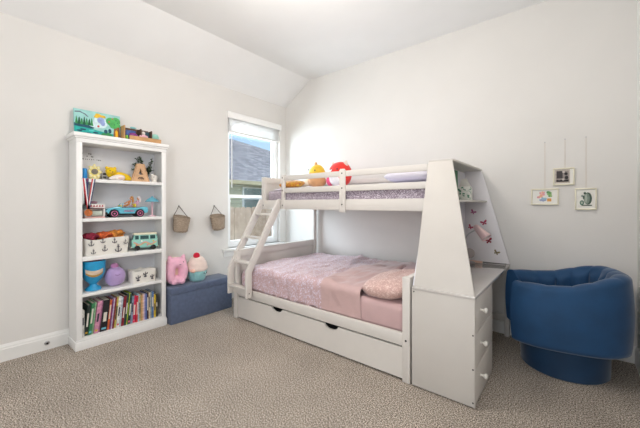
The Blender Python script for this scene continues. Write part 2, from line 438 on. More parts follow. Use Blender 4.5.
# bolts
def bolt(x, y, z, r=.007):
    mb = MB(); mb.lathe([(0, 0), (r, 0), (r, .002), (0, .002)], M_DARK, (x, y, z), (0, -1, 0), 12); mb.build('bolt', bed)
for x, y, z in ((-1.688, BYU - .014, 1.52), (-1.688, BYU - .014, 1.38), (-1.688, BYU - .014, 1.225), (gx + .018, BYU - .004, 1.38), (gx + .018, BYU - .004, 1.52), (gx + .018, BYU - .004, 1.215), (BX1 - .028, BY0, .29), (BX0 + .028, BYU, 1.215)): bolt(x, y, z)
# ladder
ladder = MB(); 
LX = (-2.845, -2.545)
lroot = None
def stile(x):
    mb = MB()
    lo, kn, tp = (1.952, .295), (1.952, .435), (2.385, 1.30)
    w = .078
    d = Vector((0, tp[0] - kn[0], tp[1] - kn[1])).normalized(); 
    # side profile in the y-z plane, board thickness along x
    y_of = lambda z: kn[0] + (z - kn[1]) * (tp[0] - kn[0]) / (tp[1] - kn[1])
    pts = [(lo[0], lo[1]), (lo[0] + w, lo[1]), (lo[0] + w, kn[1] - .02), (y_of(tp[1] - .03) + w - .055, tp[1] - .07), (y_of(tp[1]) + .02, tp[1] - .05), (y_of(tp[1]) - .0, tp[1] - .075), (kn[0], kn[1])]
    pts = [(1.938, .280), (2.006, .280), (2.006, .530), (2.402, 1.175), (2.402, 1.285), (2.378, 1.285), (2.352, 1.25), (1.938, .55)]
    mb.prism([(x - .013, y, z) for y, z in pts], (.030, 0, 0), M_BED, .003); return mb
ladder = stile(LX[0]).build('ladder', bed)
stile(LX[1]).build('stile', ladder)
for z in (1.115, .862, .615):
    y = 1.965 + (z - .53) * .585
    mb = MB(); mb.box(LX[0] + .015, LX[1] - .011, y - .018, y + .055, z - .012, z + .012, M_BED, .003); mb.build('rung', ladder)
mb = MB(); mb.box(LX[0] + .015, LX[1] - .011, 1.940, 2.010, .355, .377, M_BED, .003); mb.build('rung', ladder)
mb = MB(); mb.box(LX[0] + .015, LX[1] - .011, 1.992, 2.010, .282, .355, M_BED, .003); mb.build('foot_board', ladder)
for z in (.325,): 
    mb = MB(); mb.lathe([(0, 0), (.006, 0), (.006, .002), (0, .002)], M_DARK, (LX[1] + .017, 1.97, z), (1, 0, 0), 12); mb.build('bolt', ladder)
# trundle
def trundle(m):
    y = BY0 + .016
    def notch(cx): return [(cx + .07 * math.cos(a), .231 - .036 * math.sin(a)) for a in [PI * k / 12 for k in range(13)]][::-1]
    pts = [(BX0 + p + .004, .015), (BX0 + p + .004, .231)] + notch(-2.195) + notch(-1.545) + [(BX1 - p - .004, .231), (BX1 - p - .004, .015)]
    m.prism([(x, y, z) for x, z in pts], (0, .02, 0), M_BED)
tr = part('trundle_drawer', trundle, smooth=False)
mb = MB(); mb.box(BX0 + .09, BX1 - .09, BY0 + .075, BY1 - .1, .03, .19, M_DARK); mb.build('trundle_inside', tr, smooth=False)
part('plinth', lambda m: m.box(BX0 + p, BX1 - p, BY0 + .03, BY0 + .034, .236, .243, M_DARK))  # dark strip standing in for the shade in the gap above the trundle

# lower mattress
M_SHEET = mat('pink_sheet', (202, 170, 170), 0.75, 0.03, 8, .3, 25, sheen=.3, bdist=.004)
M_PINK = mat('pink_duvet', (204, 172, 170), 0.6, 0.04, 7, .4, 14, sheen=.4, bdist=.01)
def duvet_mat():
    m = sequin_mat('embroidered_duvet', (200, 166, 168), (208, 182, 190), (228, 218, 234), 130, .3, .7)
    return m
M_EMB = duvet_mat()
mb = MB(); mb.box(BX0 + .07, BX1 - .06, BY0 + .05, BY1 - .05, .30, .505, M_SHEET, .045, 4)
tag(mb.build('mattress', None, loc=(-1.85, 2.7, .30)), 'full size mattress with a plain pink fitted sheet on the lower bunk', 'mattress')
# duvet: draped sheet surface with folds
def duvet_pt(x, s):
    """s 0..1 : back edge -> over the top -> hanging in front"""
    yb, yf = 3.30, 2.075
    Ltop = yb - yf; Lh = .215; r = .055; t = s * (Ltop + Lh)
    fold = max(0.0, min(1.0, (x + 1.72) / .04))
    zt = .548 + .012 * fold + .012 * math.sin((x + 2.7) * 1.2)
    nz = noise.noise(Vector((x * 3.0, t * 2.2, 1.3))) * .030 + noise.noise(Vector((x * 9, t * 6, 5.1))) * .014 + noise.noise(Vector((x * 22, t * 9, 2.1))) * .006
    crease = .012 * math.exp(-((x + 2.05 + .18 * (t - .6)) / .03) ** 2) + .014 * math.exp(-((x + 1.62 - .35 * (t - 1.2)) / .05) ** 2)
    for cx_, sl_, w_, a_ in ((-2.45, .25, .02, .010), (-2.28, -.3, .025, .012), (-1.86, .22, .018, .012), (-1.50, -.45, .022, .016), (-1.40, -.2, .018, .012), (-1.78, -.5, .03, .010)):
        crease += a_ * math.exp(-((x - cx_ - sl_ * (t - .8)) / w_) ** 2) * (.5 + noise.noise(Vector((t * 3, cx_, 0))))
    if t < Ltop - r: y = yb - t; z = zt + nz + crease; out = 0
    else:
        q = (t - (Ltop - r)) / (r * 1.57)
        if q < 1: y = yf + r - r * math.sin(q * PI / 2); z = zt - r + r * math.cos(q * PI / 2) + nz * (1 - q) + crease * (1 - q)
        else: y = yf; z = zt - r - (t - (Ltop - r) - r * 1.57)
        out = min(1, q)
        y -= out * (max(-.004, noise.noise(Vector((x * 7, z * 3, 7.7))) * .018 + noise.noise(Vector((x * 20, z * 8, 3.7))) * .009)) + out * (.006 * fold)
    e = min(1, (x + 2.79) / .08)
    z -= (1 - max(0, e)) * .05
    return Vector((x, max(y, BY0 + .046), max(z, .335)))
xa, xb = -2.775, -1.285
mb = MB(); mb.grid(lambda u, v: duvet_pt(xa + (xb - xa) * u + (.10 * (v - .85) if u > .99 else 0), v), 150, 110, lambda u, v: M_PINK if (xa + (xb - xa) * u) > -1.70 + .10 * (v - .6) else M_EMB)
tag(mb.build('duvet', None, loc=(-2.0, 2.7, .5), angle=180, solid=.012), 'pink and lilac embroidered duvet spread over the lower bunk mattress', 'duvet')
def pillow(name, label, c, r, rot, m, cat='pillow', group=None):
    t = MB()
    c = Vector(c); E = Euler(rot).to_matrix()
    n = 28
    for sgn in (1, -1):
        def f(u, v):
            a, b = u * 2 - 1, v * 2 - 1
            h = (max(0, 1 - abs(a) ** 3.2) * max(0, 1 - abs(b) ** 3.2)) ** .48
            pin = 1 - .07 * (a * a * b * b)
            q = Vector((a * r[0] * (1 - .08 * b * b) * pin, b * r[1] * (1 - .08 * a * a) * pin, sgn * r[2] * h * (1 + .16 * noise.noise(Vector((a * 2.2 + c.x * 5, b * 2.2, sgn * 2 + c.y))) + .05 * noise.noise(Vector((a * 7, b * 7, sgn + c.x))))))
            return c + E @ q
        t.grid(f, n, n, m)
    bmesh.ops.remove_doubles(t.bm, verts=t.bm.verts, dist=.0005)
    bmesh.ops.recalc_face_normals(t.bm, faces=t.bm.faces)
    o = t.build(name, None, loc=tuple(c - Vector((0, 0, r[2]))), angle=180)
    return tag(o, label, cat, group)
M_PIL = sequin_mat('patterned_pillow', (202, 164, 156), (216, 180, 172), (232, 206, 198), 120, .35, .7)
pillow('pillow', 'patterned dusty pink pillow at the front of the lower bunk headboard', (-1.115, 2.36, .585), (.20, .30, .082), (R(3), R(-5), R(-4)), M_PIL)
pillow('pillow', 'plain pale pink pillow lying nearer the back wall on the lower bunk', (-1.12, 3.0, .57), (.20, .29, .07), (0, R(-4), R(3)), M_SHEET)

# upper mattress + bedding
M_GLIT = sequin_mat('purple_glitter_fabric', (140, 124, 138), (176, 162, 176), (226, 216, 226), 170, .3, .6)
M_LILAC = mat('lilac_sheet', (232, 228, 240), 0.7, .03, 6, .3, 20, bdist=.006)
mb = MB(); mb.box(BX0 + .06, BX1 - .055, BYU + .042, BY1 - .045, 1.226, 1.385, M_GLIT, .03, 3)
tag(mb.build('mattress', None, loc=(-1.85, 2.9, 1.226)), 'twin mattress in speckled purple grey cover on the upper bunk', 'mattress')
def quilt(u, v):
    x = -2.74 + 1.80 * u; y = 2.475 + .80 * v
    e = min(1, min(v, 1 - v) / .12, min(u, 1 - u) / .05); e = max(0, e) ** .5
    return Vector((x, y, 1.39 + e * (.028 + .016 * noise.noise(Vector((x * 3, y * 4, .3))) + .01 * noise.noise(Vector((x * 10, y * 9, 4))))))
mb = MB(); mb.grid(quilt, 80, 30, M_LILAC)
tag(mb.build('quilt', None, loc=(-1.85, 2.9, 1.39), angle=180), 'white lilac quilt lying on the upper bunk mattress', 'quilt')
pillow('pillow', 'long pale lilac pillow at the right end of the upper bunk', (-1.17, 2.94, 1.486), (.24, .36, .062), (0, 0, 0), M_LILAC)
M_GOLD = sequin_mat('golden_patterned_fabric', (196, 120, 30), (228, 178, 40), (150, 96, 40), 40, .3, .6)
pillow('pillow', 'small golden yellow patterned pillow at the ladder end of the upper bunk', (-2.56, 2.62, 1.462), (.15, .10, .04), (R(10), 0, R(8)), M_GOLD)

# ------------------------------------------------------------------ desk with hutch at the foot of the bunk
desk = thing('desk', 'white desk with three drawers and a tall tapered hutch, right end of the bunk bed', 'desk', (-.65, 2.6, 0))
DX0, DX1 = -.845, -.452
M_DESK = mat('desk_white', (208, 203, 197), 0.6, 0.015, 5)
M_DTOP = mat('desk_top_gloss', (206, 201, 197), 0.12, 0.015, 5, coat=.4)
DZ = .672
part('side_panel', lambda m: m.box(DX0, DX1 - .004, BY0, BY0 + .018, .008, DZ - .018, M_DESK, .0015), desk)
part('desk_top', lambda m: m.box(DX0, DX1, BY0 - .003, 3.36, DZ - .018, DZ, M_DTOP, .002), desk)
part('inner_panel', lambda m: m.box(DX0, DX1 - .018, 2.522, 2.540, .008, DZ - .018, M_DESK), desk)
part('back_panel', lambda m: m.box(DX0, DX0 + .015, BY0 + .018, 2.522, .02, DZ - .018, M_DESK), desk)
part('bottom_panel', lambda m: m.box(DX0 + .015, DX1 - .02, BY0 + .018, 2.522, .02, .036, M_DESK), desk)
part('drawer_frame', lambda m: (m.box(DX1 - .020, DX1 - .002, BY0 + .002, BY0 + .024, .008, DZ - .018, M_DESK), m.box(DX1 - .020, DX1 - .006, BY0 + .02, 2.54, .008, .03, M_DESK)), desk)
for k in range(3):
    z0 = .036 + k * .206; z1 = z0 + .200
    if k == 2: z1 = DZ - .022
    d = part('drawer', lambda m: m.box(DX1 - .020, DX1 - .001, BY0 + .027, 2.536, z0, z1, M_DESK, .002), desk)
    mb = MB(); mb.lathe([(.011, 0), (.007, .004), (.006, .014), (.010, .020), (.0165, .026), (.0175, .033), (.013, .040), (0, .042)], mat('knob_white', (240, 236, 228), .3), (DX1 - .001, 2.165, (z0 + z1) / 2 + .012), (1, 0, 0), 18)
    mb.build('knob', d)
part('leg', lambda m: m.box(DX1 - .042, DX1 - .002, 3.318, 3.358, 0, DZ - .018, M_DESK, .002), desk)
part('leg', lambda m: m.box(DX0 + .002, DX0 + .042, 3.318, 3.358, 0, DZ - .018, M_DESK, .002), desk)
part('cross_bar', lambda m: m.box(DX0 + .042, DX1 - .042, 3.327, 3.345, .135, .20, M_DESK, .002), desk)
part('cross_bar', lambda m: m.box(DX0 + .005, DX0 + .02, 2.54, 3.318, .52, DZ - .018, M_DESK, .002), desk)
for x, z in ((DX1 - .012, .035), (DX1 - .012, .235), (DX1 - .012, .44), (DX0 + .014, .64 )):
    mb = MB(); mb.lathe([(0, 0), (.005, 0), (.005, .0015), (0, .0015)], M_DARK, (x, BY0, z), (0, -1, 0), 12); mb.build('bolt', desk)
# hutch: front panel leans back to meet the upper bunk, far panel stands at the wall
HZ = 1.555; n_ = Vector((0, -.386, 0)) 
bot = [(DX0 + .010, BY0 + .012, DZ), (DX1 - .006, BY0 + .012, DZ)]; top = [(-.694, BYU - .006, HZ), (-.872, BYU - .006, HZ)]
part('hutch_front_panel', lambda m: m.prism(bot + top, (0, .016, 0), M_DESK, .0015), desk)
part('hutch_far_panel', lambda m: m.prism([(DX0 + .004, 3.335, DZ), (DX1, 3.335, DZ), (-.690, 3.335, HZ), (-.852, 3.335, HZ)], (0, .016, 0), mat('hutch_panel', (234, 230, 232), .4, .01), .0015), desk)
part('hutch_back_panel', lambda m: m.prism([(-.852, BY0 + .03, DZ), (-.852, 3.335, DZ), (-.852, 3.335, HZ - .016), (-.852, BYU + .012, HZ - .016)], (.014, 0, 0), mat('hutch_back', (226, 224, 230), .45, .01)), desk)
part('hutch_top', lambda m: m.box(-.870, -.690, BYU - .002, 3.351, HZ - .002, HZ + .014, M_DESK, .0015), desk)
sz = 1.262; sy = BY0 + .04 + (sz - DZ) * (BYU - BY0) / (HZ - DZ); sx = DX1 - (sz - DZ) * (DX1 + .690) / (DZ - HZ) * -1
part('hutch_shelf', lambda m: m.box(-.838, -.640, sy, 3.335, sz - .016, sz, M_DESK, .0015), desk)

# butterfly stickers on the far hutch panel
def butterfly(c, s, ang, col, label):
    m_ = mat(col[0], col[1], .6)
    mb = MB(); ca, sa = math.cos(ang), math.sin(ang)
    def P(a, b): return (c[0] + s * (a * ca - b * sa), 3.334, c[1] + s * (a * sa + b * ca))
    for sg in (1, -1):
        up = [(0, .1), (.25, .5), (.7, .8), (1, .75), (1, .35), (.7, .05), (.3, -.05), (0, -.02)]
        lo = [(0, -.02), (.35, -.1), (.65, -.25), (.62, -.6), (.35, -.7), (.1, -.35), (0, -.2)]
        for q in (up, lo):
            mb.prism([P(sg * a, b) for a, b in q], (0, -.002, 0), m_)
    mb.prism([P(-.05, -.45), (P(.05, -.45)), P(.05, .35), P(-.05, .35)], (0, -.003, 0), M_DARK)
    tag(mb.build('butterfly_sticker', None, loc=(c[0], 3.334, c[1])), label, 'sticker', 'butterfly stickers on the hutch')
butterfly((-.765, 1.150), .026, R(-30), ('purple_pink', (178, 96, 140)), 'highest butterfly sticker on the hutch panel, purple pink, under the shelf')
butterfly((-.668, 1.048), .030, R(20), ('berry_pink', (176, 60, 92)), 'berry pink butterfly sticker just above the lamp head')
butterfly((-.788, 1.000), .026, R(-35), ('rose_red', (190, 70, 100)), 'rose red butterfly sticker left of the lamp head beside the back corner')
butterfly((-.628, .876), .033, R(15), ('dark_red', (150, 40, 62)), 'dark red butterfly sticker right under the lamp head')
butterfly((-.560, .770), .026, R(-25), ('olive_brown', (140, 122, 82)), 'lowest butterfly sticker, olive brown, near the desk top corner')

# lamp
M_LAMPG = mat('lamp_grey', (150, 142, 140), .35, .03, metal=.3)
M_LAMPP = mat('lamp_rose_metal', (226, 196, 196), .28, .03, metal=.4)
lamp = thing('desk_lamp', 'small gooseneck desk lamp with pink silver cone head on the desk', 'lamp', (-.765, 3.14, DZ))
part('base', lambda m: m.lathe([(.055, 0), (.062, .004), (.062, .012), (.05, .02), (.012, .024), (0, .024)], M_LAMPG, (-.765, 3.14, DZ), n=28), lamp)
part('joint', lambda m: m.lathe([(0, -.012), (.042, -.012), (.046, -.004), (.046, .006), (.03, .012), (0, .012)], M_LAMPG, (-.742, 3.09, .775), (.35, -1, .1), 28), lamp)
def bez(a, b, c, d, n=16):
    a, b, c, d = map(Vector, (a, b, c, d)); return [a * (1 - t) ** 3 + b * 3 * t * (1 - t) ** 2 + c * 3 * t * t * (1 - t) + d * t ** 3 for t in [i / n for i in range(n + 1)]]
part('gooseneck', lambda m: m.tube([(-.765, 3.14, DZ + .02)] + bez((-.760, 3.13, .75), (-.81, 3.08, .88), (-.77, 3.06, .96), (-.665, 3.04, 1.0)), .0055, M_STEEL, 10), lamp)
hd = Vector((.105, -.03, -.105)).normalized()
part('lamp_head', lambda m: m.lathe([(0, -.045), (.018, -.042), (.026, -.03), (.034, .03), (.044, .10), (.045, .106), (.041, .106), (.036, .07), (0, .06)], M_LAMPP, (-.655, 3.035, 1.005), hd, 28), lamp)
part('lens', lambda m: m.lathe([(0, .092), (.0405, .092), (.0405, .096), (0, .098)], mat('lamp_lens', (216, 212, 214), .3), (-.655, 3.035, 1.005), hd, 28), lamp)
mb = MB(); mb.tube(bez((-.74, 3.20, DZ + .004), (-.68, 3.31, DZ + .004), (-.60, 3.24, DZ + .004), (-.475, 3.30, DZ + .004)), .0035, M_DARK, 8)
tag(mb.build('power_cord', None, loc=(-.6, 3.25, DZ)), 'thin dark power cord running along the far edge of the desk top', 'cord')
mb = MB(); mb.box(-.79, -.66, 3.215, 3.245, DZ, DZ + .018, mat('peach_plastic', (222, 186, 168), .5), .004)
tag(mb.build('pencil_case', None, loc=(-.72, 3.23, DZ)), 'slim peach coloured case lying behind the lamp base on the desk', 'case')

# hutch shelf items
M_MINTW = sequin_mat('white_green_dots', (238, 238, 230), (238, 238, 230), (60, 128, 96), 75, .1, .74)
t = thing('dotted_box', 'white box covered in green dots on the hutch shelf', 'box', (-.775, 3.07, sz), R(8))
mb = MB(); mb.box(-.058, .058, -.075, .075, 0, .125, M_MINTW, .006); mb.build('body', t, local=True)
mb = MB(); mb.prism([(-.05, 0, .126), (.05, 0, .126), (.015, 0, .205), (-.03, 0, .2)], (0, .03, 0), mat('soft_white', (232, 228, 220), .8), .004); mb.build('paper_crown', t, local=True)
mb = MB(); mb.box(-.835, -.80, 2.76, 2.94, sz, sz + .265, mat('dark_green_cover', (44, 112, 76), .6), .002)
mb.box(-.832, -.803, 2.757, 2.937, sz + .004, sz + .261, M_SHEET)
tag(mb.build('book', None, loc=(-.82, 2.74, sz)), 'dark green book standing left of the dotted box on the hutch shelf', 'book')

# ------------------------------------------------------------------ swivel tub chair
def velvet(name, rgb):
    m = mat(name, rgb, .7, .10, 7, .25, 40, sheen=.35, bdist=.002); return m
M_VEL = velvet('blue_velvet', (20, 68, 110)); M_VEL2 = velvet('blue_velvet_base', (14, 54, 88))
CX, CY = -.060, 3.0
chair = thing('tub_chair', 'round blue velvet swivel tub chair with channelled back, right of the desk', 'armchair', (CX, CY, 0), R(12))
def sup(a, r, n=2.5):
    c, s = math.cos(a), math.sin(a); k = (abs(c) ** n + abs(s) ** n) ** (-1 / n); return r * k
def smooth(t): t = max(0, min(1, t)); return t * t * (3 - 2 * t)
mb = MB()
NA, GAP = 168, R(40)      # opening faces -x
prof_n = 26
def shell(u, v):
    a = -PI + GAP + (2 * PI - 2 * GAP) * u          # angle from +x
    b = abs(a) / (PI - GAP)                          # 0 at the back, 1 at arm tips
    H = .655 + .092 * (1 - smooth((b - .22) / .55))
    tip = smooth((1 - b) / .07)
    th = .075
    Ro = sup(a, .335, 2.7) ; Ri = Ro - .10 * (.6 + .4 * tip)
    z0 = .212
    # v: 0 outer bottom, .42 outer top, .42-.58 rim, 1 inner bottom
    ch = abs(math.sin((a) * 8.0)) ** .5
    if v < .04: r = Ro - .03 * (1 - v / .04); z = z0 + .03 * (1 - math.cos(v / .04 * PI / 2))*0 + .0 + .022 * (v / .04)
    elif v < .42: q = (v - .04) / .38; r = Ro + .012 * math.sin(q * PI); z = z0 + .022 + (H - .03 - z0 - .022) * q
    elif v < .58:
        q = (v - .42) / .16; mid = (Ro + Ri) / 2; hw = (Ro - Ri) / 2
        r = mid + hw * math.cos(q * PI); z = H - .03 + .034 * math.sin(q * PI) + (.012 * (ch - .6) * q)
    else:
        q = (v - .58) / .42; r = Ri - .030 * ch * min(1, q * 8) - .01 * q; z = (H - .03) * (1 - q) + .36 * q
    x_ = r * math.cos(a)
    return Vector((x_ * (1.25 if x_ < 0 else 1.08), r * math.sin(a), z))
mb.grid(shell, NA, prof_n * 2, M_VEL)
# close arm tips
mb.bm.verts.ensure_lookup_table()
cols = prof_n * 2 + 1
for i in (0, NA):
    ring = [mb.bm.verts[i * cols + j] for j in range(cols)]
    f = mb.bm.faces.new(ring); f.material_index = 0
bmesh.ops.recalc_face_normals(mb.bm, faces=mb.bm.faces)
mb.build('shell', chair, local=True, angle=60)
part('seat_cushion', lambda m: m.lathe([(0, .20), (.2, .205), (.235, .215), (.25, .25), (.25, .37), (.235, .405), (.2, .42), (0, .428)], M_VEL, n=48), chair, local=True)
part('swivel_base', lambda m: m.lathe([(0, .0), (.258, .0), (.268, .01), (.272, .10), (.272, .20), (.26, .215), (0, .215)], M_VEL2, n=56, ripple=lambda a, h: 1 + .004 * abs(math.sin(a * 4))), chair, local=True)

# ------------------------------------------------------------------ picture frames on cords
M_FRAME = mat('frame_pale_gold', (226, 220, 198), .35, .05, 20, metal=.1)
M_PAPER = mat('paper_white', (238, 236, 230), .8, .01)
M_CORD = mat('frame_cord', (206, 190, 172), .8)
def frame(label, x0, x1, z0, z1, px, pz, art, glass=None):
    t = thing('picture_frame', label, 'picture frame', ((x0 + x1) / 2, YB, z0), 0, 'hanging frames on the back wall')
    y1 = YB - .002; y0 = YB - .020; w = .011
    mb = MB()
    mb.box(x0, x1, y0, y1, z0, z0 + w, M_FRAME, .002); mb.box(x0, x1, y0, y1, z1 - w, z1, M_FRAME, .002)
    mb.box(x0, x0 + w, y0, y1, z0 + w, z1 - w, M_FRAME, .002); mb.box(x1 - w, x1, y0, y1, z0 + w, z1 - w, M_FRAME, .002)
    mb.build('frame', t)
    mb = MB(); mb.box(x0 + w, x1 - w, YB - .010, YB - .006, z0 + w, z1 - w, M_PAPER); pp = mb.build('print', t, smooth=False)
    mb = MB(); art(mb, x0 + w, x1 - w, z0 + w, z1 - w, YB - .0105); mb.build('artwork', t, smooth=False)
    cx = (x0 + x1) / 2
    mb = MB(); mb.tube([(px - .003, YB - .006, z1), (px - .001, YB - .006, pz), (px + .001, YB - .006, pz), (px + .003, YB - .006, z1)], .0007, M_CORD, 6); mb.build('hanging_cord', t)
    mb = MB(); mb.lathe([(0, 0), (.004, 0), (.004, .002), (.002, .004), (.002, .010), (.0045, .012), (0, .013)], M_STEEL, (px, YB, pz), (0, -1, 0), 12); mb.build('pin', t)
def blob(mb, cx, cz, rx, rz, m, y, n=14, th=.0008):
    mb.prism([(cx + rx * math.cos(2 * PI * k / n), y, cz + rz * math.sin(2 * PI * k / n)) for k in range(n)], (0, -th, 0), m)
C = lambda n, c: mat(n, c, .7, .08, 60)
def art1(mb, x0, x1, z0, z1, y):
    w, h = x1 - x0, z1 - z0; mb.box(x0 + w * .17, x1 - w * .12, y - .0006, y, z0 + h * .12, z1 - h * .1, M_PAPER)
    rr = random.Random(2)
    for k in range(16): blob(mb, x0 + w * rr.uniform(.22, .48), z0 + h * rr.uniform(.45, .82), w * .045, h * .07, C('art_peach' if k % 2 else 'art_rose', (236, 178, 150) if k % 2 else (226, 160, 168)), y - .0007 - k * .00002)
    for k in range(14): blob(mb, x0 + w * rr.uniform(.55, .76), z0 + h * rr.uniform(.48, .84), w * .05, h * .07, C('art_leaf' if k % 2 else 'art_moss', (96, 150, 92) if k % 2 else (140, 180, 110)), y - .0012 - k * .00002)
    for k in range(12): blob(mb, x0 + w * rr.uniform(.26, .55), z0 + h * rr.uniform(.2, .42), w * .05, h * .07, C('art_sky' if k % 2 else 'art_slate', (150, 186, 206) if k % 2 else (150, 160, 190)), y - .0017 - k * .00002)
    mb.box(x0 + w * .60, x0 + w * .77, y - .0022, y - .0016, z0 + h * .16, z0 + h * .38, C('art_orange', (226, 164, 92)))
def art2(mb, x0, x1, z0, z1, y):
    w, h = x1 - x0, z1 - z0; G = C('photo_grey', (150, 140, 136)); D = C('photo_dark', (70, 64, 66)); Lt = C('photo_light', (206, 198, 190)); K = C('photo_black', (46, 42, 44))
    mb.box(x0 + w * .02, x1 - w * .16, y - .0006, y, z0 + h * .04, z1 - h * .02, C('photo_mat', (196, 186, 176)))
    mb.box(x0 + w * .10, x1 - w * .22, y - .0010, y - .0004, z0 + h * .14, z1 - h * .12, G)
    mb.box(x0 + w * .12, x0 + w * .45, y - .0014, y - .0008, z0 + h * .38, z1 - h * .12, D)
    mb.box(x0 + w * .10, x1 - w * .22, y - .0016, y - .0008, z0 + h * .14, z0 + h * .28, K)
    blob(mb, x0 + w * .5, z0 + h * .82, w * .07, h * .08, Lt, y - .0016); blob(mb, x0 + w * .63, z0 + h * .68, w * .09, h * .1, K, y - .0018)
    blob(mb, x0 + w * .66, z0 + h * .42, w * .10, h * .12, K, y - .0020); blob(mb, x0 + w * .48, z0 + h * .3, w * .07, h * .07, Lt, y - .0022); blob(mb, x0 + w * .26, z0 + h * .3, w * .07, h * .05, G, y - .0022)
def art3(mb, x0, x1, z0, z1, y):
    w, h = x1 - x0, z1 - z0
    mb.box(x0 + w * .10, x1 - w * .08, y - .0006, y, z0 + h * .08, z1 - h * .06, mat('print_cream', (234, 232, 224), .8))
    a = C('cactus_grey_green', (132, 146, 134)); b = C('cactus_dark', (74, 92, 80)); c = C('cactus_pale', (172, 182, 168)); g = C('pot_green', (86, 122, 106))
    blob(mb, x0 + w * .62, z0 + h * .52, w * .22, h * .32, b, y - .0008, 24); blob(mb, x0 + w * .56, z0 + h * .52, w * .16, h * .29, a, y - .0012, 24); blob(mb, x0 + w * .52, z0 + h * .54, w * .07, h * .24, c, y - .0016, 20)
    blob(mb, x0 + w * .46, z0 + h * .80, w * .07, h * .07, b, y - .0018); blob(mb, x0 + w * .32, z0 + h * .66, w * .07, h * .05, a, y - .0018); blob(mb, x0 + w * .40, z0 + h * .58, w * .05, h * .10, b, y - .0018)
    blob(mb, x0 + w * .30, z0 + h * .30, w * .12, h * .13, g, y - .0020, 20); blob(mb, x0 + w * .30, z0 + h * .30, w * .06, h * .07, c, y - .0024)
    mb.box(x0 + w * .28, x0 + w * .84, y - .0016, y - .001, z0 + h * .14, z0 + h * .19, b)
frame('leftmost hanging frame, holding a colourful floral print', -.293, -.094, 1.222, 1.366, -.192, 1.775, art1)
frame('topmost hanging frame, holding a dark black and white photograph', -.135, .012, 1.392, 1.540, -.052, 1.785, art2)
frame('rightmost hanging frame, holding a grey green cactus print', .012, .152, 1.182, 1.362, .085, 1.785, art3)

# ------------------------------------------------------------------ bookcase
KX0, KX1, KY0, KY1, KZ = XL + .018, -3.205, .718, 1.453, 1.83
case = thing('bookcase', 'tall white five shelf bookcase against the left wall, filled with toys and books', 'bookcase', (KX0 + .11, (KY0 + KY1) / 2, 0))
tk = .022
part('side_panel', lambda m: m.box(KX0, KX1 - .018, KY0, KY0 + tk, 0, KZ - .03, M_SHELF), case)
part('side_panel', lambda m: m.box(KX0, KX1 - .018, KY1 - tk, KY1, 0, KZ - .03, M_SHELF), case)
part('back_panel', lambda m: m.box(KX0, KX0 + .008, KY0 + tk, KY1 - tk, .02, KZ - .03, mat('bookcase_back', (222, 222, 226), .5, .01)), case)
fr = .042
def facef(m):
    m.box(KX1 - .018, KX1, KY0, KY0 + fr, .0, 1.752, M_SHELF, .002); m.box(KX1 - .018, KX1, KY1 - fr, KY1, .0, 1.752, M_SHELF, .002)
part('face_frame', facef, case)
def cornice(m):
    m.box(KX0, KX1 + .002, KY0 - .002, KY1 + .002, 1.752, 1.785, M_SHELF, .002)
    m.box(KX0, KX1 + .012, KY0 - .012, KY1 + .012, 1.785, 1.800, M_SHELF, .004)
    m.box(KX0, KX1 + .022, KY0 - .022, KY1 + .022, 1.800, 1.832, M_SHELF, .004)
part('cornice', cornice, case)
SH = (1.446, 1.106, .780, .468)
for i, z in enumerate(SH):
    xe = KX1 - (.002 if i != 2 else -.001)
    y0, y1 = (KY0 + fr, KY1 - fr)
    part('shelf', lambda m: (m.box(KX0 + .008, KX1 - .02, KY0 + tk, KY1 - tk, z - .026, z, M_SHELF), m.box(KX1 - .022, xe, y0, y1, z - .028 - (.008 if i == 2 else 0), z, M_SHELF, .002)), case)
def plinth(m):
    m.box(KX0, KX1 - .018, KY0 + tk, KY1 - tk, .078, .1, M_SHELF); m.box(KX1 - .018, KX1, KY0 + fr, KY1 - fr, 0.0, .1, M_SHELF)
    m.box(KX0, KX1 + .008, KY0 - .008, KY1 + .008, 0, .070, M_SHELF, .003); m.box(KX1, KX1 + .004, KY0 - .004, KY1 + .004, .070, .084, M_SHELF, .003)
part('plinth', plinth, case)
BKZ = .1

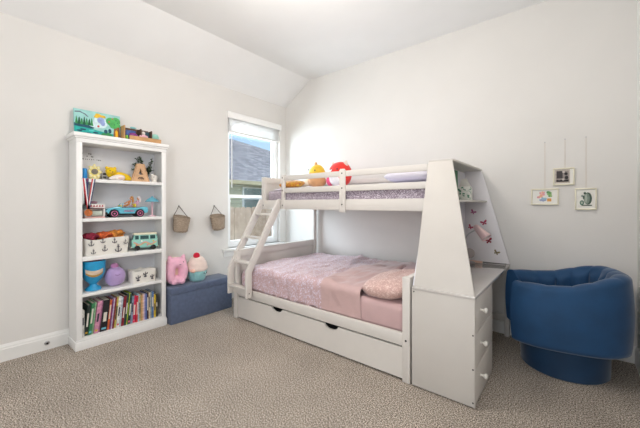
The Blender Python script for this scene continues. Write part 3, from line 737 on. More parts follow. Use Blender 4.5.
# books on the bottom shelf: y of the spine foot, thickness, height, lean, colour, label
BK = [(.764, .017, .235, 0, (226, 226, 220), 'thin white book, leftmost on the bottom shelf'),
 (.782, .022, .275, 5, (34, 48, 44), 'very dark green book between the white and the bright green books'),
 (.806, .024, .285, 6, (58, 128, 84), 'bright green leaning book left of the pink books'),
 (.832, .012, .285, 6, (150, 190, 150), 'thin pale green book beside the bright green one'),
 (.846, .030, .290, 7, (206, 140, 168), 'wide dusty pink book leaning left of the black cover'),
 (.878, .012, .290, 7, (168, 108, 140), 'thin mauve book touching the black book'),
 (.893, .050, .290, 6, (34, 30, 34), 'thick black book with white scribbles on its spine'),
 (.945, .016, .280, 6, (204, 96, 52), 'orange red book right of the thick black book'),
 (.963, .010, .280, 6, (120, 60, 110), 'thin plum book right of the orange red one'),
 (.975, .010, .290, 6, (196, 178, 206), 'thin pale violet book beside the plum one'),
 (.987, .010, .292, 6, (130, 40, 50), 'thin maroon book beside the pale violet one'),
 (.999, .018, .295, 6, (206, 190, 96), 'mustard yellow book left of the white books'),
 (1.019, .022, .295, 5, (226, 226, 226), 'wide white book in the middle of the shelf'),
 (1.043, .012, .285, 5, (186, 196, 206), 'thin pale grey blue book beside the wide white one'),
 (1.057, .020, .290, 6, (138, 34, 48), 'dark red book right of the white books'),
 (1.079, .018, .305, 6, (40, 66, 58), 'dark bottle green tall book right of the dark red one'),
 (1.099, .010, .310, 6, (176, 200, 60), 'thin lime green tall book'),
 (1.111, .022, .300, 5, (30, 60, 56), 'dark teal book right of the lime green one'),
 (1.135, .018, .270, 4, (128, 146, 170), 'grey blue book left of the magenta red books'),
 (1.155, .024, .268, 3, (214, 40, 84), 'magenta red book, left one of the bright red pair'),
 (1.181, .016, .268, 2, (206, 52, 60), 'scarlet red book, right one of the bright red pair'),
 (1.199, .013, .285, 0, (170, 196, 214), 'pale blue book right of the scarlet book'),
 (1.213, .016, .272, 0, (186, 176, 130), 'olive beige book right of the pale blue one'),
 (1.230, .012, .262, 0, (206, 160, 110), 'light tan orange book'),
 (1.243, .012, .270, 0, (216, 186, 172), 'thin blush beige book'),
 (1.256, .012, .268, 0, (170, 160, 200), 'thin lilac book near the right end'),
 (1.269, .012, .268, 0, (86, 110, 170), 'thin royal blue book near the right end'),
 (1.282, .016, .275, 0, (60, 32, 42), 'very dark maroon book near the right end'),
 (1.299, .014, .272, 0, (206, 190, 160), 'thin sand coloured book near the right end'),
 (1.314, .012, .272, 0, (150, 160, 160), 'thin grey book left of the denim blue one'),
 (1.327, .018, .278, 0, (84, 116, 160), 'denim blue book left of the yellow one'),
 (1.347, .018, .240, 0, (214, 180, 44), 'short golden yellow book near the right end'),
 (1.367, .020, .245, 0, (52, 56, 50), 'dark charcoal short book at the far right end')]
M_PAGES = mat('page_block', (232, 226, 212), .9, .03, 80)
rr = random.Random(11)
for (y, w, hgt, lean, col, lab) in BK:
    hgt = hgt * .94; dep = rr.uniform(.150, .175); xf = KX1 - .025 - rr.uniform(0, .012)
    m_ = mat('cover_%d_%d_%d' % col, col, .55, .22, 45)
    t = thing('book', lab, 'book', (xf, y, BKZ), 0, 'books on the bottom shelf')
    sh_ = math.tan(R(lean)) * hgt
    def slab(mb, xa, xb, ya, yb, za, zb, m, b=0):
        f = lambda z: sh_ * z / hgt
        mb.hexa([(xa, ya + f(za), za), (xb, ya + f(za), za), (xb, yb + f(za), za), (xa, yb + f(za), za), (xa, ya + f(zb), zb), (xb, ya + f(zb), zb), (xb, yb + f(zb), zb), (xa, yb + f(zb), zb)], m, b)
    mb = MB(); c_ = .0016
    slab(mb, -dep, 0, 0, c_, 0, hgt, m_); slab(mb, -dep, 0, w - c_, w, 0, hgt, m_); slab(mb, -c_, 0, c_, w - c_, 0, hgt, m_)
    light_c = sum(col) > 430
    band = mat('spine_dark', (60, 56, 70), .6) if light_c else mat('spine_light', (226, 220, 206), .6)
    slab(mb, 0, .0006, w * .25, w * .75, hgt * rr.uniform(.25, .45), hgt * rr.uniform(.6, .85), band if w > .013 else m_)
    if w > .02:
        slab(mb, 0, .0006, w * .15, w * .85, hgt * .06, hgt * .12, mat('spine_accent_%d' % rr.randint(0, 3), rr.choice([(210, 170, 60), (220, 110, 120), (110, 180, 200)]), .6))
    mb.build('cover', t, local=True, smooth=False)
    mb = MB(); slab(mb, -dep + .004, -c_, c_, w - c_, .003, hgt - .004, M_PAGES); mb.build('pages', t, local=True, smooth=False)

# shelf 4: goblet, round plush, white basket
def xyz(x, y, z): return (x, y, z)
Z4 = SH[3]
t = thing('goblet_cup', 'big turquoise blue goblet with a sand coloured patch, left on the fourth shelf', 'cup', (-3.305, .862, Z4))
M_TQ = mat('turquoise_glaze', (42, 156, 206), .3, .1, 14); M_SANDP = mat('sand_patch', (222, 204, 180), .5, .1, 30)
mb = MB(); mb.lathe([(0, 0), (.058, 0), (.062, .008), (.055, .022), (.030, .040), (.026, .052), (.040, .068), (.068, .100), (.086, .150), (.092, .205), (.094, .262), (.089, .262), (.084, .20), (.06, .12), (0, .10)], M_TQ, n=40); mb.build('bowl', t, local=True)
mb = MB(); pts = []
def gob(a, z, o=.002):
    zz = [(.1, .068), (.15, .086), (.205, .092)]
    r = .068 + (.086 - .068) * min(1, max(0, (z - .1) / .05)) + (.092 - .086) * max(0, (z - .15) / .055)
    return Vector(((r + o) * math.cos(a), (r + o) * math.sin(a), z))
mb.grid(lambda u, v: gob(R(-52 + 88 * u), .125 + .072 * v * (1 - .22 * math.sin(u * PI)) + .0 + (1 - v) * .028 * (2 * u - 1) ** 2), 14, 6, lambda u, v: M_SANDP if v > .25 else mat('amber_patch', (196, 150, 70), .5))
mb.build('patch', t, local=True)
mb = MB(); mb.lathe([(0, .235), (.083, .235), (.083, .25), (0, .254)], mat('rose_lining', (206, 112, 150), .5), n=32); mb.build('lining', t, local=True)

def plush_mat(name, rgb): return mat(name, rgb, .95, .06, 20, .5, 90, sheen=.5, bdist=.004)
t = thing('plush_ball', 'round lavender plush toy with a pink topknot on the fourth shelf', 'plush toy', (-3.315, 1.035, Z4))
M_LAV = plush_mat('lavender_plush', (186, 160, 208))
mb = MB(); mb.ball((0, 0, .088), (.075, .082, .088), M_LAV, sq=.9, lump=.04); mb.build('body', t, local=True)
mb = MB(); mb.ball((0, -.005, .186), (.028, .034, .026), plush_mat('pink_plush_top', (206, 140, 190))); mb.build('topknot', t, local=True)
mb = MB(); mb.tube([(.060, -.032, .118), (.071, -.015, .110), (.074, .0, .106), (.071, .016, .110), (.060, .034, .120)], .003, mat('stitch_violet', (140, 110, 160), .8), 6); mb.build('stitching', t, local=True)

def fabric_basket(name, label, loc, wy, dx, h, motifs, grp=None, rz=0):
    t = thing(name, label, 'basket', loc, rz, grp)
    M_CAN = mat('canvas_cream', (234, 230, 222), .9, .02, 20, .4, 40, bdist=.003); M_INK = mat('motif_ink', (96, 92, 98), .85)
    mb = MB(); n = 56
    def wall(u, v):
        a = 2 * PI * u; c, s = math.cos(a), math.sin(a); k = (abs(c) ** 5 + abs(s) ** 5) ** (-1 / 5)
        if v <= .6: q = v / .6; f = 1 + .05 * q; z = h * q + .022 * q * noise.noise(Vector((c * 2, s * 2, loc[2])))
        else: q = (v - .6) / .4; f = 1.05 - .06 - .04 * q; z = h * (1 - q * .9)
        w_ = 1 + .06 * noise.noise(Vector((c * 2.5, s * 2.5, v * 3 + loc[1])))
        return Vector((dx / 2 * k * c * f * w_, wy / 2 * k * s * f * w_, max(z, 0)))
    mb.grid(wall, n, 14, M_CAN)
    bot = [mb.bm.verts.new((dx / 2 * .98 * x, wy / 2 * .98 * y, .002)) for x, y in ((-.9, -.9), (.9, -.9), (.9, .9), (-.9, .9))]
    f = mb.bm.faces.new(bot); f.material_index = 0
    bmesh.ops.remove_doubles(mb.bm, verts=mb.bm.verts, dist=.0003)
    mb.build('fabric_body', t, local=True, angle=70)
    mb = MB()
    for (yy, zz, s, kind) in motifs:
        x = dx / 2 * 1.075 + .003
        P = lambda a, b: (x, yy + a * s, zz + b * s)
        mb.tube([P(0, -.8), P(0, .8)], s * .11, M_INK, 6)
        if kind == 'anchor':
            mb.tube([P(-.75, -.1), P(-.6, -.6), P(0, -.85), P(.6, -.6), P(.75, -.1)], s * .12, M_INK, 6)
            mb.tube([P(-.35, .45), P(.35, .45)], s * .1, M_INK, 6); mb.tube([P(.18 * math.cos(k), .95 + .18 * math.sin(k)) for k in [i * PI / 4 for i in range(8)]], s * .06, M_INK, 6, closed=True)
        else:
            mb.tube([P(-.6, .4), P(-.55, -.1), P(0, -.25)], s * .15, M_INK, 6); mb.tube([P(.6, .55), P(.55, .1), P(0, -.05)], s * .15, M_INK, 6)
            mb.ball(P(0, -.75), (s * .12, s * .5, s * .28), M_INK, n=10, k=6)
    mb.build('printed_motifs', t, local=True)
    return t
fabric_basket('fabric_basket', 'small cream fabric basket with dark cactus prints on the fourth shelf', (-3.30, 1.262, Z4), .215, .15, .125, [(-.065, .055, .030, 'c'), (.0, .082, .028, 'c'), (.062, .048, .026, 'c')])
Z3 = SH[2]
fabric_basket('fabric_basket', 'wide cream fabric basket with dark anchor prints on the third shelf, full of cloth', (-3.31, .955, Z3), .335, .17, .150, [(-.13, .11, .026, 'anchor'), (-.115, .035, .022, 'anchor'), (-.045, .125, .022, 'anchor'), (-.03, .055, .026, 'anchor'), (.045, .118, .024, 'anchor'), (.075, .045, .034, 'anchor'), (.135, .10, .02, 'anchor')])
# cloths in the wide basket
for lab, c, r, col in (('dark red crumpled cloth at the left of the anchor basket', (-3.31, .845, Z3 + .160), (.070, .055, .035), (140, 36, 60)),
                       ('rust orange crumpled cloth in the middle of the anchor basket', (-3.31, .945, Z3 + .163), (.070, .065, .036), (200, 92, 46)),
                       ('amber patterned crumpled cloth at the right of the anchor basket', (-3.315, 1.045, Z3 + .167), (.065, .065, .040), (222, 140, 60))):
    mb = MB(); mb.ball(c, r, mat('cloth_%d' % col[0], col, .9, .5, 40), n=40, k=24, lump=.45)
    tag(mb.build('folded_cloth', None, loc=(c[0], c[1], c[2] - r[2]), angle=180), lab, 'cloth', 'cloths in the anchor basket')

# toy camper van
t = thing('toy_van', 'mint green rounded toy camper van with flower band and cream roof, third shelf', 'toy van', (-3.30, 1.285, Z3), R(-14))
M_MINT = mat('mint_paint', (150, 208, 196), .3, .03); M_CREAM = mat('cream_paint', (238, 232, 206), .35); M_TINT = mat('tinted_window', (36, 76, 76), .15)
mb = MB(); mb.box(-.058, .058, -.115, .115, .022, .105, M_MINT, .02, 4); mb.hexa([(-.056, -.108, .098), (.056, -.108, .098), (.056, .112, .098), (-.056, .112, .098), (-.046, -.092, .150), (.046, -.092, .150), (.046, .10, .150), (-.046, .10, .150)], M_MINT, .010, 3)
body = mb.build('body', t, local=True)
mb = MB(); mb.box(-.050, .050, -.098, .105, .147, .166, M_CREAM, .009, 3); mb.build('roof', t, local=True)
for y0, y1 in ((-.085, -.055), (-.042, .03), (.043, .088)):
    mb = MB(); mb.hexa([(.0525, y0, .108), (.0565, y0, .108), (.0565, y1, .108), (.0525, y1, .108), (.046, y0, .142), (.0495, y0, .142), (.0495, y1, .142), (.046, y1, .142)], M_TINT); mb.build('side_window', t, local=True)
mb = MB(); mb.hexa([(-.04, .1095, .108), (.04, .1095, .108), (.04, .1135, .108), (-.04, .1135, .108), (-.035, .098, .142), (.035, .098, .142), (.035, .104, .142), (-.035, .104, .142)], M_TINT); mb.build('windshield', t, local=True)
mb = MB(); mb.hexa([(-.04, -.1085, .108), (.04, -.1085, .108), (.04, -.104, .108), (-.04, -.104, .108), (-.035, -.098, .142), (.035, -.098, .142), (.035, -.09, .142), (-.035, -.09, .142)], M_TINT); mb.build('rear_window', t, local=True)
mb = MB(); mb.tube([(.0585, -.10 + .2 * i / 24, .070 + .012 * math.cos(i / 24 * 4 * PI)) for i in range(25)], .0035, mat('band_pink', (230, 140, 160), .5), 6)
mb.tube([(.0590, -.10 + .2 * i / 24, .061 + .012 * math.cos(i / 24 * 4 * PI)) for i in range(25)], .0030, mat('band_yellow', (232, 200, 90), .5), 6); mb.build('stripe', t, local=True)
mb = MB()
for yy, zz, c in ((-.075, .05, (226, 90, 110)), (-.03, .09, (240, 240, 236)), (.02, .05, (230, 120, 150)), (.07, .086, (236, 190, 80))): blob_c = mat('fl_%d' % c[1], c, .5); mb.ball((.058, yy, zz), (.003, .008, .008), blob_c, n=10, k=6)
mb.build('flower_decals', t, local=True)
for yy in (-.068, .070):
    for sx_ in (-1, 1):
        mb = MB(); mb.lathe([(0, -.009), (.021, -.009), (.024, -.005), (.024, .007), (.016, .009), (.012, .007), (0, .010)], mat('rubber_black', (34, 34, 36), .8), (sx_ * .053, yy, .024), (sx_, 0, 0), 24); mb.build('wheel', t, local=True)
mb = MB(); mb.box(-.056, .056, .113, .121, .024, .036, M_CREAM, .003); mb.box(-.056, .056, -.121, -.113, .024, .036, M_CREAM, .003); mb.build('bumper', t, local=True)

# shelf 2: toy kitchen, car with dolls, parasol
Z2 = SH[1]
M_TWHITE = mat('toy_white', (240, 234, 230), .45); M_TRED = mat('toy_red', (186, 52, 70), .5)
t = thing('toy_shop', 'small white toy shop counter with red trimming, left end of the second shelf', 'toy', (-3.30, .865, Z2), 0)
mb = MB(); mb.box(-.04, .04, -.075, .075, 0, .012, mat('toy_blush', (222, 176, 170), .5), .002); mb.box(-.04, -.032, -.072, .072, .012, .10, M_TWHITE)
mb.box(-.04, .038, -.075, -.064, .012, .115, M_TWHITE, .002); mb.box(-.04, .038, .064, .075, .012, .115, M_TWHITE, .002); mb.box(-.04, .040, -.075, .075, .088, .125, M_TWHITE, .003); mb.build('frame', t, local=True)
mb = MB(); mb.box(.036, .041, -.068, .068, .080, .087, mat('toy_brown', (110, 66, 66), .5)); 
for k in range(6): mb.prism([(.041, -.06 + k * .021, .100), (.041, -.049 + k * .021, .118), (.041, -.045 + k * .021, .100)], (.003, 0, 0), M_TRED)
mb.build('red_trim', t, local=True)
mb = MB(); mb.box(-.025, .025, -.02, .058, .020, .062, mat('toy_sage', (196, 204, 190), .5), .004); mb.build('counter_box', t, local=True)
mb = MB(); mb.ball((.0, .0, .137), (.02, .028, .013), mat('toy_plum', (150, 110, 130), .5)); mb.build('roof_ornament', t, local=True)
t = thing('toy_car', 'light blue open toy car with pink rimmed wheels and pink letters on its side', 'toy car', (-3.30, 1.125, Z2), R(-3))
M_CAR = mat('car_light_blue', (104, 190, 212), .25, .03, coat=.4); M_BLK = mat('rubber_black', (34, 34, 36), .8); M_HOT = mat('hot_pink', (206, 112, 156), .4)
mb = MB()
# side profile with wheel arches (y forward = -y)
def arch(cy, r=.040, n=8): return [(cy + r * math.cos(a), .036 + r * math.sin(a)) for a in [PI * k / n for k in range(n + 1)]]
prof = [(-.172, .040), (-.176, .062), (-.165, .082), (-.12, .092), (-.075, .100), (-.06, .100), (-.055, .090), (.10, .090), (.125, .098), (.165, .094), (.172, .070), (.168, .040)]
prof += [(.138, .036)] + arch(.098)[1:-1] + [(.056, .034), (-.074, .034)] + arch(-.115)[1:-1] + [(-.157, .036)]
mb.prism([(-.062, y, z) for y, z in prof], (.124, 0, 0), M_CAR, .006)
mb.build('body', t, local=True)
mb = MB(); mb.box(-.05, .05, -.13, .14, .022, .060, M_BLK, .004); mb.box(-.058, .062, -.180, -.160, .028, .050, M_BLK, .005); mb.build('chassis', t, local=True)
mb = MB(); mb.box(-.048, .048, -.045, .10, .088, .094, mat('car_interior', (70, 50, 76), .7)); mb.box(-.048, .048, .055, .070, .092, .128, mat('seat_yellow', (232, 206, 70), .6), .006); mb.box(-.046, .046, -.062, -.048, .09, .112, mat('seat_yellow', (232, 206, 70), .6), .005); mb.build('interior', t, local=True)
for yy in (-.115, .098):
    for sg in (-1, 1):
        mb = MB(); mb.lathe([(0, -.012), (.030, -.012), (.036, -.006), (.036, .006), (.030, .012), (.026, .010), (0, .008)], M_BLK, (sg * .058, yy, .036), (sg, 0, 0), 28); w_ = mb.build('wheel', t, local=True)
        mb = MB(); mb.lathe([(.021, .0085), (.021, .0125), (.026, .0125), (.026, .0085)], M_HOT, (sg * .058, yy, .036), (sg, 0, 0), 28); mb.lathe([(0, .008), (.007, .008), (.007, .014), (0, .015)], M_HOT, (sg * .058, yy, .036), (sg, 0, 0), 14); mb.build('rim', w_, local=True)
mb = MB(); x_ = .0665
for k in range(6):  # pink lettering strokes
    y_ = -.035 + k * .014
    mb.tube([(x_, y_, .050), (x_, y_ + .002, .070 - (.006 if k % 2 else 0)), (x_, y_ + .008, .066), (x_, y_ + .006, .052)], .0016, M_HOT, 5)
mb.build('side_lettering', t, local=True)
mb = MB(); mb.ball((.045, -.168, .072), (.012, .006, .008), mat('headlamp', (60, 80, 90), .2)); mb.build('headlamp', t, local=True)
mb = MB(); mb.tube([(-.05, -.052, .098), (-.048, -.040, .128), (.048, -.040, .128), (.05, -.052, .098)], .0035, M_CAR, 8); mb.build('windshield_frame', t, local=True)
M_SKIN = mat('doll_skin', (214, 156, 120), .5); M_BLOND = mat('doll_hair', (196, 138, 78), .8, .2, 60); M_PKW = mat('doll_pink_white', (226, 176, 200), .6)
def doll(lab, y, x, lean, hair, cloth, rest=.105):
    t = thing('doll', lab, 'doll', (-3.30 + x, 1.125 + y, Z2 + .094), 0)
    # skinned body
    me = bpy.data.meshes.new('body'); 
    V = [(0, 0, .012), (0, .006 + lean * .3, .035), (0, .01 + lean * .6, .058), (0, .012 + lean * .8, .066), (.012, -.03, .014), (.012, -.065, .012), (-.012, -.03, .014), (-.012, -.065, .012), (.017, lean * .55, .054), (.020, -.018, .040), (.018, -.035, .030), (-.017, lean * .55, .054), (-.020, -.015, .038), (-.018, -.035, .032)]
    E_ = [(0, 1), (1, 2), (2, 3), (0, 4), (4, 5), (0, 6), (6, 7), (2, 8), (8, 9), (9, 10), (2, 11), (11, 12), (12, 13)]
    Rd = [.013, .010, .011, .005, .0075, .005, .0075, .005, .005, .004, .003, .005, .004, .003]
    me.from_pydata(V, E_, [])
    me.materials.append(cloth); b = bpy.data.objects.new('body', me); COL.objects.link(b); b.parent = t
    b.modifiers.new('skin', 'SKIN'); s_ = b.modifiers.new('sub', 'SUBSURF'); s_.levels = s_.render_levels = 1
    for v, r in zip(me.skin_vertices[0].data, Rd): v.radius = (r, r)
    me.skin_vertices[0].data[0].use_root = True
    hy = .014 + lean; 
    mb = MB(); mb.ball((0, hy, .084), (.0125, .013, .0155), M_SKIN)
    for sg in (-1, 1): mb.ball((sg * .005, hy - .012, .086), .0018, M_DARK, n=8, k=6)
    mb.ball((0, hy - .0135, .083), (.002, .002, .003), M_SKIN, n=8, k=6); mb.ball((0, hy - .012, .078), (.004, .0015, .0012), M_HOT, n=8, k=6)
    mb.build('head', t, local=True)
    mb = MB(); mb.ball((0, hy + .005, .089), (.0155, .0145, .0165), hair, lump=.1); mb.ball((0, hy + .014, .066), (.013, .009, .028), hair, lump=.2); mb.build('hair', t, local=True)
doll('tan haired doll leaning in the middle of the blue toy car', .005, .018, .016, M_BLOND, mat('doll_tan', (196, 130, 84), .7))
doll('pale pink dressed doll at the rear seat of the blue toy car', .095, -.010, .0, mat('doll_white_hair', (232, 222, 224), .8), M_PKW)

t = thing('toy_parasol', 'little blue toy parasol on a pink post at the right end of the second shelf', 'toy parasol', (-3.30, 1.358, Z2))
mb = MB(); mb.lathe([(0, 0), (.036, 0), (.036, .006), (.012, .010), (0, .010)], mat('toy_pink_light', (232, 190, 200), .5), n=24); mb.build('base', t, local=True)
mb = MB(); mb.lathe([(.008, .008), (.009, .16), (0, .17)], mat('toy_pink_light', (232, 190, 200), .5), n=14); mb.build('post', t, local=True)
mb = MB(); mb.lathe([(0, .205), (.008, .20), (.012, .192), (.045, .172), (.062, .150), (.060, .147), (.04, .163), (0, .18)], mat('parasol_blue', (104, 178, 200), .5), n=32, ripple=lambda a, h: 1 + .05 * abs(math.cos(4 * a)) * (1 if h < .17 else 0)); mb.build('canopy', t, local=True)

# shelf 1
Z1 = SH[0]
t = thing('clear_sign', 'white acrylic sheet with small black notes standing at the back of the top shelf', 'sign', (-3.405, .865, Z1))
mb = MB(); mb.hexa([(-.001, -.105, 0), (.003, -.105, 0), (.003, .105, 0), (-.001, .105, 0), (-.018, -.105, .255), (-.014, -.105, .255), (-.014, .105, .255), (-.018, .105, .255)], mat('acrylic_white', (226, 226, 228), .2), .001); mb.build('sheet', t, local=True, smooth=False)
rr = random.Random(5); mb = MB()
for row, z in enumerate((.236, .212, .185)):
    y = -.09 + (.01 if row else .03)
    while y < (.09 if row == 2 else .02):
        x = .0045 - .017 * z / .255; w = rr.uniform(.004, .010)
        if rr.random() < .8: mb.box(x, x + .001, y, y + w, z + rr.uniform(-.002, .003), z + .009, M_DARK)
        y += w + rr.uniform(.004, .012)
mb.build('printed_notes', t, local=True, smooth=False)
mb = MB(); mb.lathe([(0, 0), (.021, 0), (.022, .003), (.022, .085), (.020, .090), (.014, .092), (0, .092)], mat('tin_blue', (40, 140, 206), .4), n=24)
t = mb.build('blue_tin', None, local=True); t.location = (-3.262, .786, Z1); tag(t, 'small bright blue tin at the left end of the top shelf', 'tin')
t = thing('flower_photo_frame', 'yellow flower shaped photo stand with a dark round centre on the top shelf', 'photo frame', (-3.29, .865, Z1))
M_YEL = mat('pale_yellow', (232, 214, 130), .6); M_YEL2 = mat('cream_yellow', (238, 228, 180), .6)
mb = MB(); n = 72; rim = []
for k in range(n):
    a = 2 * PI * k / n; r = .056 + .008 * math.cos(8 * a); rim.append((0, r * .88 * math.cos(a), .068 + r * 1.1 * math.sin(a)))
mb.prism(rim, (.012, 0, 0), M_YEL, .003)
for k in range(8): a = 2 * PI * k / 8; mb.ball((.012, .040 * math.cos(a), .068 + .048 * math.sin(a)), (.006, .012, .013), M_YEL2, n=12, k=8)
mb.box(-.02, .014, -.03, .03, 0, .012, M_YEL, .003)
mb.build('petals', t, local=True)
mb = MB(); mb.lathe([(0, .012), (.025, .012), (.025, .016), (0, .017)], mat('photo_brown', (120, 112, 100), .3, .3, 60), (0, 0, .070), (1, 0, 0), 28); mb.build('photo', t, local=True)
mb = MB(); mb.box(-3.335, -3.322, .935, .972, Z1, Z1 + .085, mat('card_grey', (168, 166, 164), .6, .3, 70), .001)
for z in (.018, .048): mb.box(-3.322, -3.3205, .941, .966, Z1 + z, Z1 + z + .02, M_DARK)
tag(mb.build('photo_card', None, loc=(-3.33, .953, Z1)), 'grey photo strip card standing right of the yellow flower stand', 'card')

t = thing('plush_lion', 'bright yellow soft toy lying on the top shelf behind the white shell', 'plush toy', (-3.33, 1.06, Z1))
M_YP = plush_mat('yellow_plush', (240, 200, 22))
mb = MB(); mb.ball((0, .035, .042), (.05, .088, .042), M_YP, rot=(R(-14), 0, 0), lump=.1); mb.build('body', t, local=True)
mb = MB(); mb.ball((.006, -.055, .080), (.042, .046, .046), M_YP, lump=.22); 
mb.ball((.044, -.058, .072), (.013, .018, .014), mat('plush_muzzle', (236, 188, 60), .9)); mb.ball((.056, -.058, .078), (.004, .006, .004), M_DARK, n=8, k=6)
for sg in (-1, 1): mb.ball((.042, -.058 + sg * .016, .090), .0045, M_DARK, n=8, k=6); mb.ball((.0, -.055 + sg * .032, .118), (.010, .014, .014), M_YP)
mb.build('head', t, local=True)
mb = MB(); mb.tube([(.03, .03, .03), (.045, .07, .02), (.04, .115, .016)], [.018, .016, .014], M_YP, 10); mb.ball((.04, .118, .018), .016, M_YP); mb.build('leg', t, local=True)
t = thing('sea_shell', 'white ribbed sea shell in front of the yellow soft toy', 'shell', (-3.245, 1.045, Z1))
mb = MB(); mb.ball((0, 0, .026), (.028, .050, .030), mat('shell_white', (238, 228, 222), .4, .05, 40), rot=(R(6), 0, 0), n=40, lump=.05)
mb.lathe([(.022, 0), (.018, .014), (.011, .028), (.005, .040), (0, .046)], mat('shell_white', (238, 228, 222), .4), (0, -.040, .022), (0, -1, -.15), 20); mb.build('whorl', t, local=True)
mb = MB(); mb.ball((.020, .008, .022), (.010, .030, .014), mat('shell_blush', (226, 196, 184), .4)); mb.build('opening', t, local=True)
# wooden letter A
t = thing('wooden_letter', 'wooden letter A with a cut out triangle and small engraved arch, top shelf', 'letter', (-3.26, 1.226, Z1))
M_WOOD = mat('birch_wood', (206, 166, 128), .6, .12, 14)
mb = MB()
A_o = [(-.082, 0), (-.030, .160), (-.028, .172), (.028, .172), (.030, .160), (.082, 0)]
mb.prism([(0, -.082, 0), (0, -.036, .160), (0, -.034, .172), (0, .0, .172), (0, .0, .128), (0, -.020, .068), (0, 0, .068), (0, 0, 0)], (.028, 0, 0), M_WOOD)
mb.prism([(0, .082, 0), (0, .036, .160), (0, .034, .172), (0, .0, .172), (0, .0, .128), (0, .020, .068), (0, 0, .068), (0, 0, 0)], (.028, 0, 0), M_WOOD)
bmesh.ops.remove_doubles(mb.bm, verts=mb.bm.verts, dist=.0002)
mb.build('body', t, local=True, smooth=False)
mb = MB(); mb.tube([(.0285, .024 * math.cos(a), .022 + .020 * math.sin(a)) for a in [PI * k / 10 for k in range(11)]], .004, mat('engraving', (84, 60, 48), .7), 6); mb.tube([(.0285, .010 * math.cos(a), .022 + .009 * math.sin(a)) for a in [PI * k / 8 for k in range(9)]], .003, mat('engraving', (84, 60, 48), .7), 6); mb.build('engraving', t, local=True)
mb = MB()
for sg in (-1, 1): mb.bar((.0285, sg * .070, .012), (.0285, sg * .033, .150), .003, .001, mat('engraving_light', (160, 116, 84), .7), (1, 0, 0))
mb.build('inlay', t, local=True)
# plant in the corner of the top shelf
t = thing('artificial_plant', 'dark green leafy plant in the back right corner of the top shelf', 'plant', (-3.375, 1.33, Z1))
mb = MB(); mb.lathe([(0, 0), (.024, 0), (.030, .045), (.026, .048), (0, .04)], mat('plant_pot', (90, 74, 60), .8), n=20); mb.build('pot', t, local=True)
M_LEAF = mat('leaf_dark', (84, 106, 80), .8, .3, 30); M_STEM = mat('stem_brown', (92, 76, 58), .8)
rr = random.Random(9); ms = MB(); ml = MB()
for k in range(17):
    ang = rr.uniform(0, 2 * PI); ln = rr.uniform(.05, .11)
    tip = Vector((max(-.045, min(.075, ln * .7 * math.cos(ang))), max(-.115, min(.055, -.015 + ln * math.sin(ang))), .17 + rr.uniform(-.05, .085)))
    pts = [Vector((0, 0, .04)), Vector((tip.x * .2, tip.y * .2, .12)), tip]
    pts = [pts[0] * (1 - s) ** 2 + pts[1] * 2 * s * (1 - s) + pts[2] * s * s for s in [i / 8 for i in range(9)]]
    ms.tube(pts, .0018, M_STEM, 5)
    for i in range(3, 9):
        for q in range(8):
            d = Vector((rr.uniform(-1, 1), rr.uniform(-1, 1), rr.uniform(-.5, .9))).normalized(); b = pts[i]; L_ = rr.uniform(.018, .030)
            s_ = d.cross(Vector((rr.random(), rr.random(), 1))).normalized() * L_ * .34
            c = b + d * L_ * .5; e = b + d * L_
            for vv in (c, e):
                pass
            f = ml.bm.faces.new([ml.bm.verts.new(v) for v in (b, c + s_, e, c - s_)]); f.material_index = ml.mi(M_LEAF)
for v in ml.bm.verts:
    v.co.x = max(-.048, v.co.x); v.co.y = min(.072, v.co.y); v.co.z = min(.30, max(.02, v.co.z))
ms.build('stem', t, local=True); f_ = ml.build('foliage', t, local=True, smooth=False); f_['kind'] = 'stuff'
t = thing('white_figurine', 'small white lumpy figurine at the right end of the top shelf', 'figurine', (-3.255, 1.36, Z1))
mb = MB(); mb.ball((0, 0, .046), (.026, .030, .030), mat('figurine_white', (232, 228, 220), .5), lump=.25); mb.lathe([(0, 0), (.022, 0), (.024, .006), (.016, .026), (0, .03)], mat('figurine_white', (232, 228, 220), .5)); mb.build('body', t, local=True)
mb = MB()
for sg in (-1, 1): mb.ball((.018, sg * .012, .052), (.008, .008, .010), mat('figurine_shade', (206, 198, 188), .6), n=10, k=6)
mb.ball((-.0, -.022, .072), .012, mat('figurine_white', (232, 228, 220), .5)); mb.build('ears', t, local=True)

# medals hanging from the top shelf
M_RR = mat('ribbon_red', (190, 44, 58), .6); M_RW = mat('ribbon_white', (232, 232, 232), .6); M_RB = mat('ribbon_navy', (44, 56, 100), .6)
def medal(lab, ya, yb, yt, zt, x, cols, mm, rad):
    t = thing('medal', lab, 'medal', (x, yt, zt), 0, 'medals hanging at the left of the second shelf')
    for y0 in (ya, yb):
        mb = MB()
        for k, m_ in enumerate(cols):
            o0 = -.0135 + k * .009; 
            mb.prism([(x, y0 + o0, Z1 + .001), (x, y0 + o0 + .009, Z1 + .001), (x, yt + o0 * .7 + .0063, zt), (x, yt + o0 * .7, zt)], (-.0012 - (.001 if y0 == yb else 0), 0, 0), m_)
        mb.box(x - .022, x, y0 - .0135, y0 + .0135, Z1 + .0005, Z1 + .0022, cols[1])
        mb.build('ribbon', t)
    mb = MB(); mb.lathe([(0, 0), (rad * .92, 0), (rad, .0015), (rad, .0035), (rad * .92, .005), (rad * .7, .0038), (0, .0038)], mm, (x - .002, yt, zt - rad * .95), (1, 0, 0), 28); mb.build('disc', t)
medal('bronze disc medal on a long red white and navy ribbon, hanging from the top shelf', .774, .838, .800, Z1 - .262, KX1 + .008, (M_RR, M_RW, M_RB), mat('medal_bronze', (200, 116, 66), .35, .3, 80, metal=.5), .030)
medal('small dark disc medal on a navy edged ribbon, hanging behind the bronze medal', .766, .790, .779, Z1 - .225, KX1 + .003, (M_RW, M_RR, M_RB), mat('medal_dark', (74, 84, 84), .4, .2, 60, metal=.5), .020)

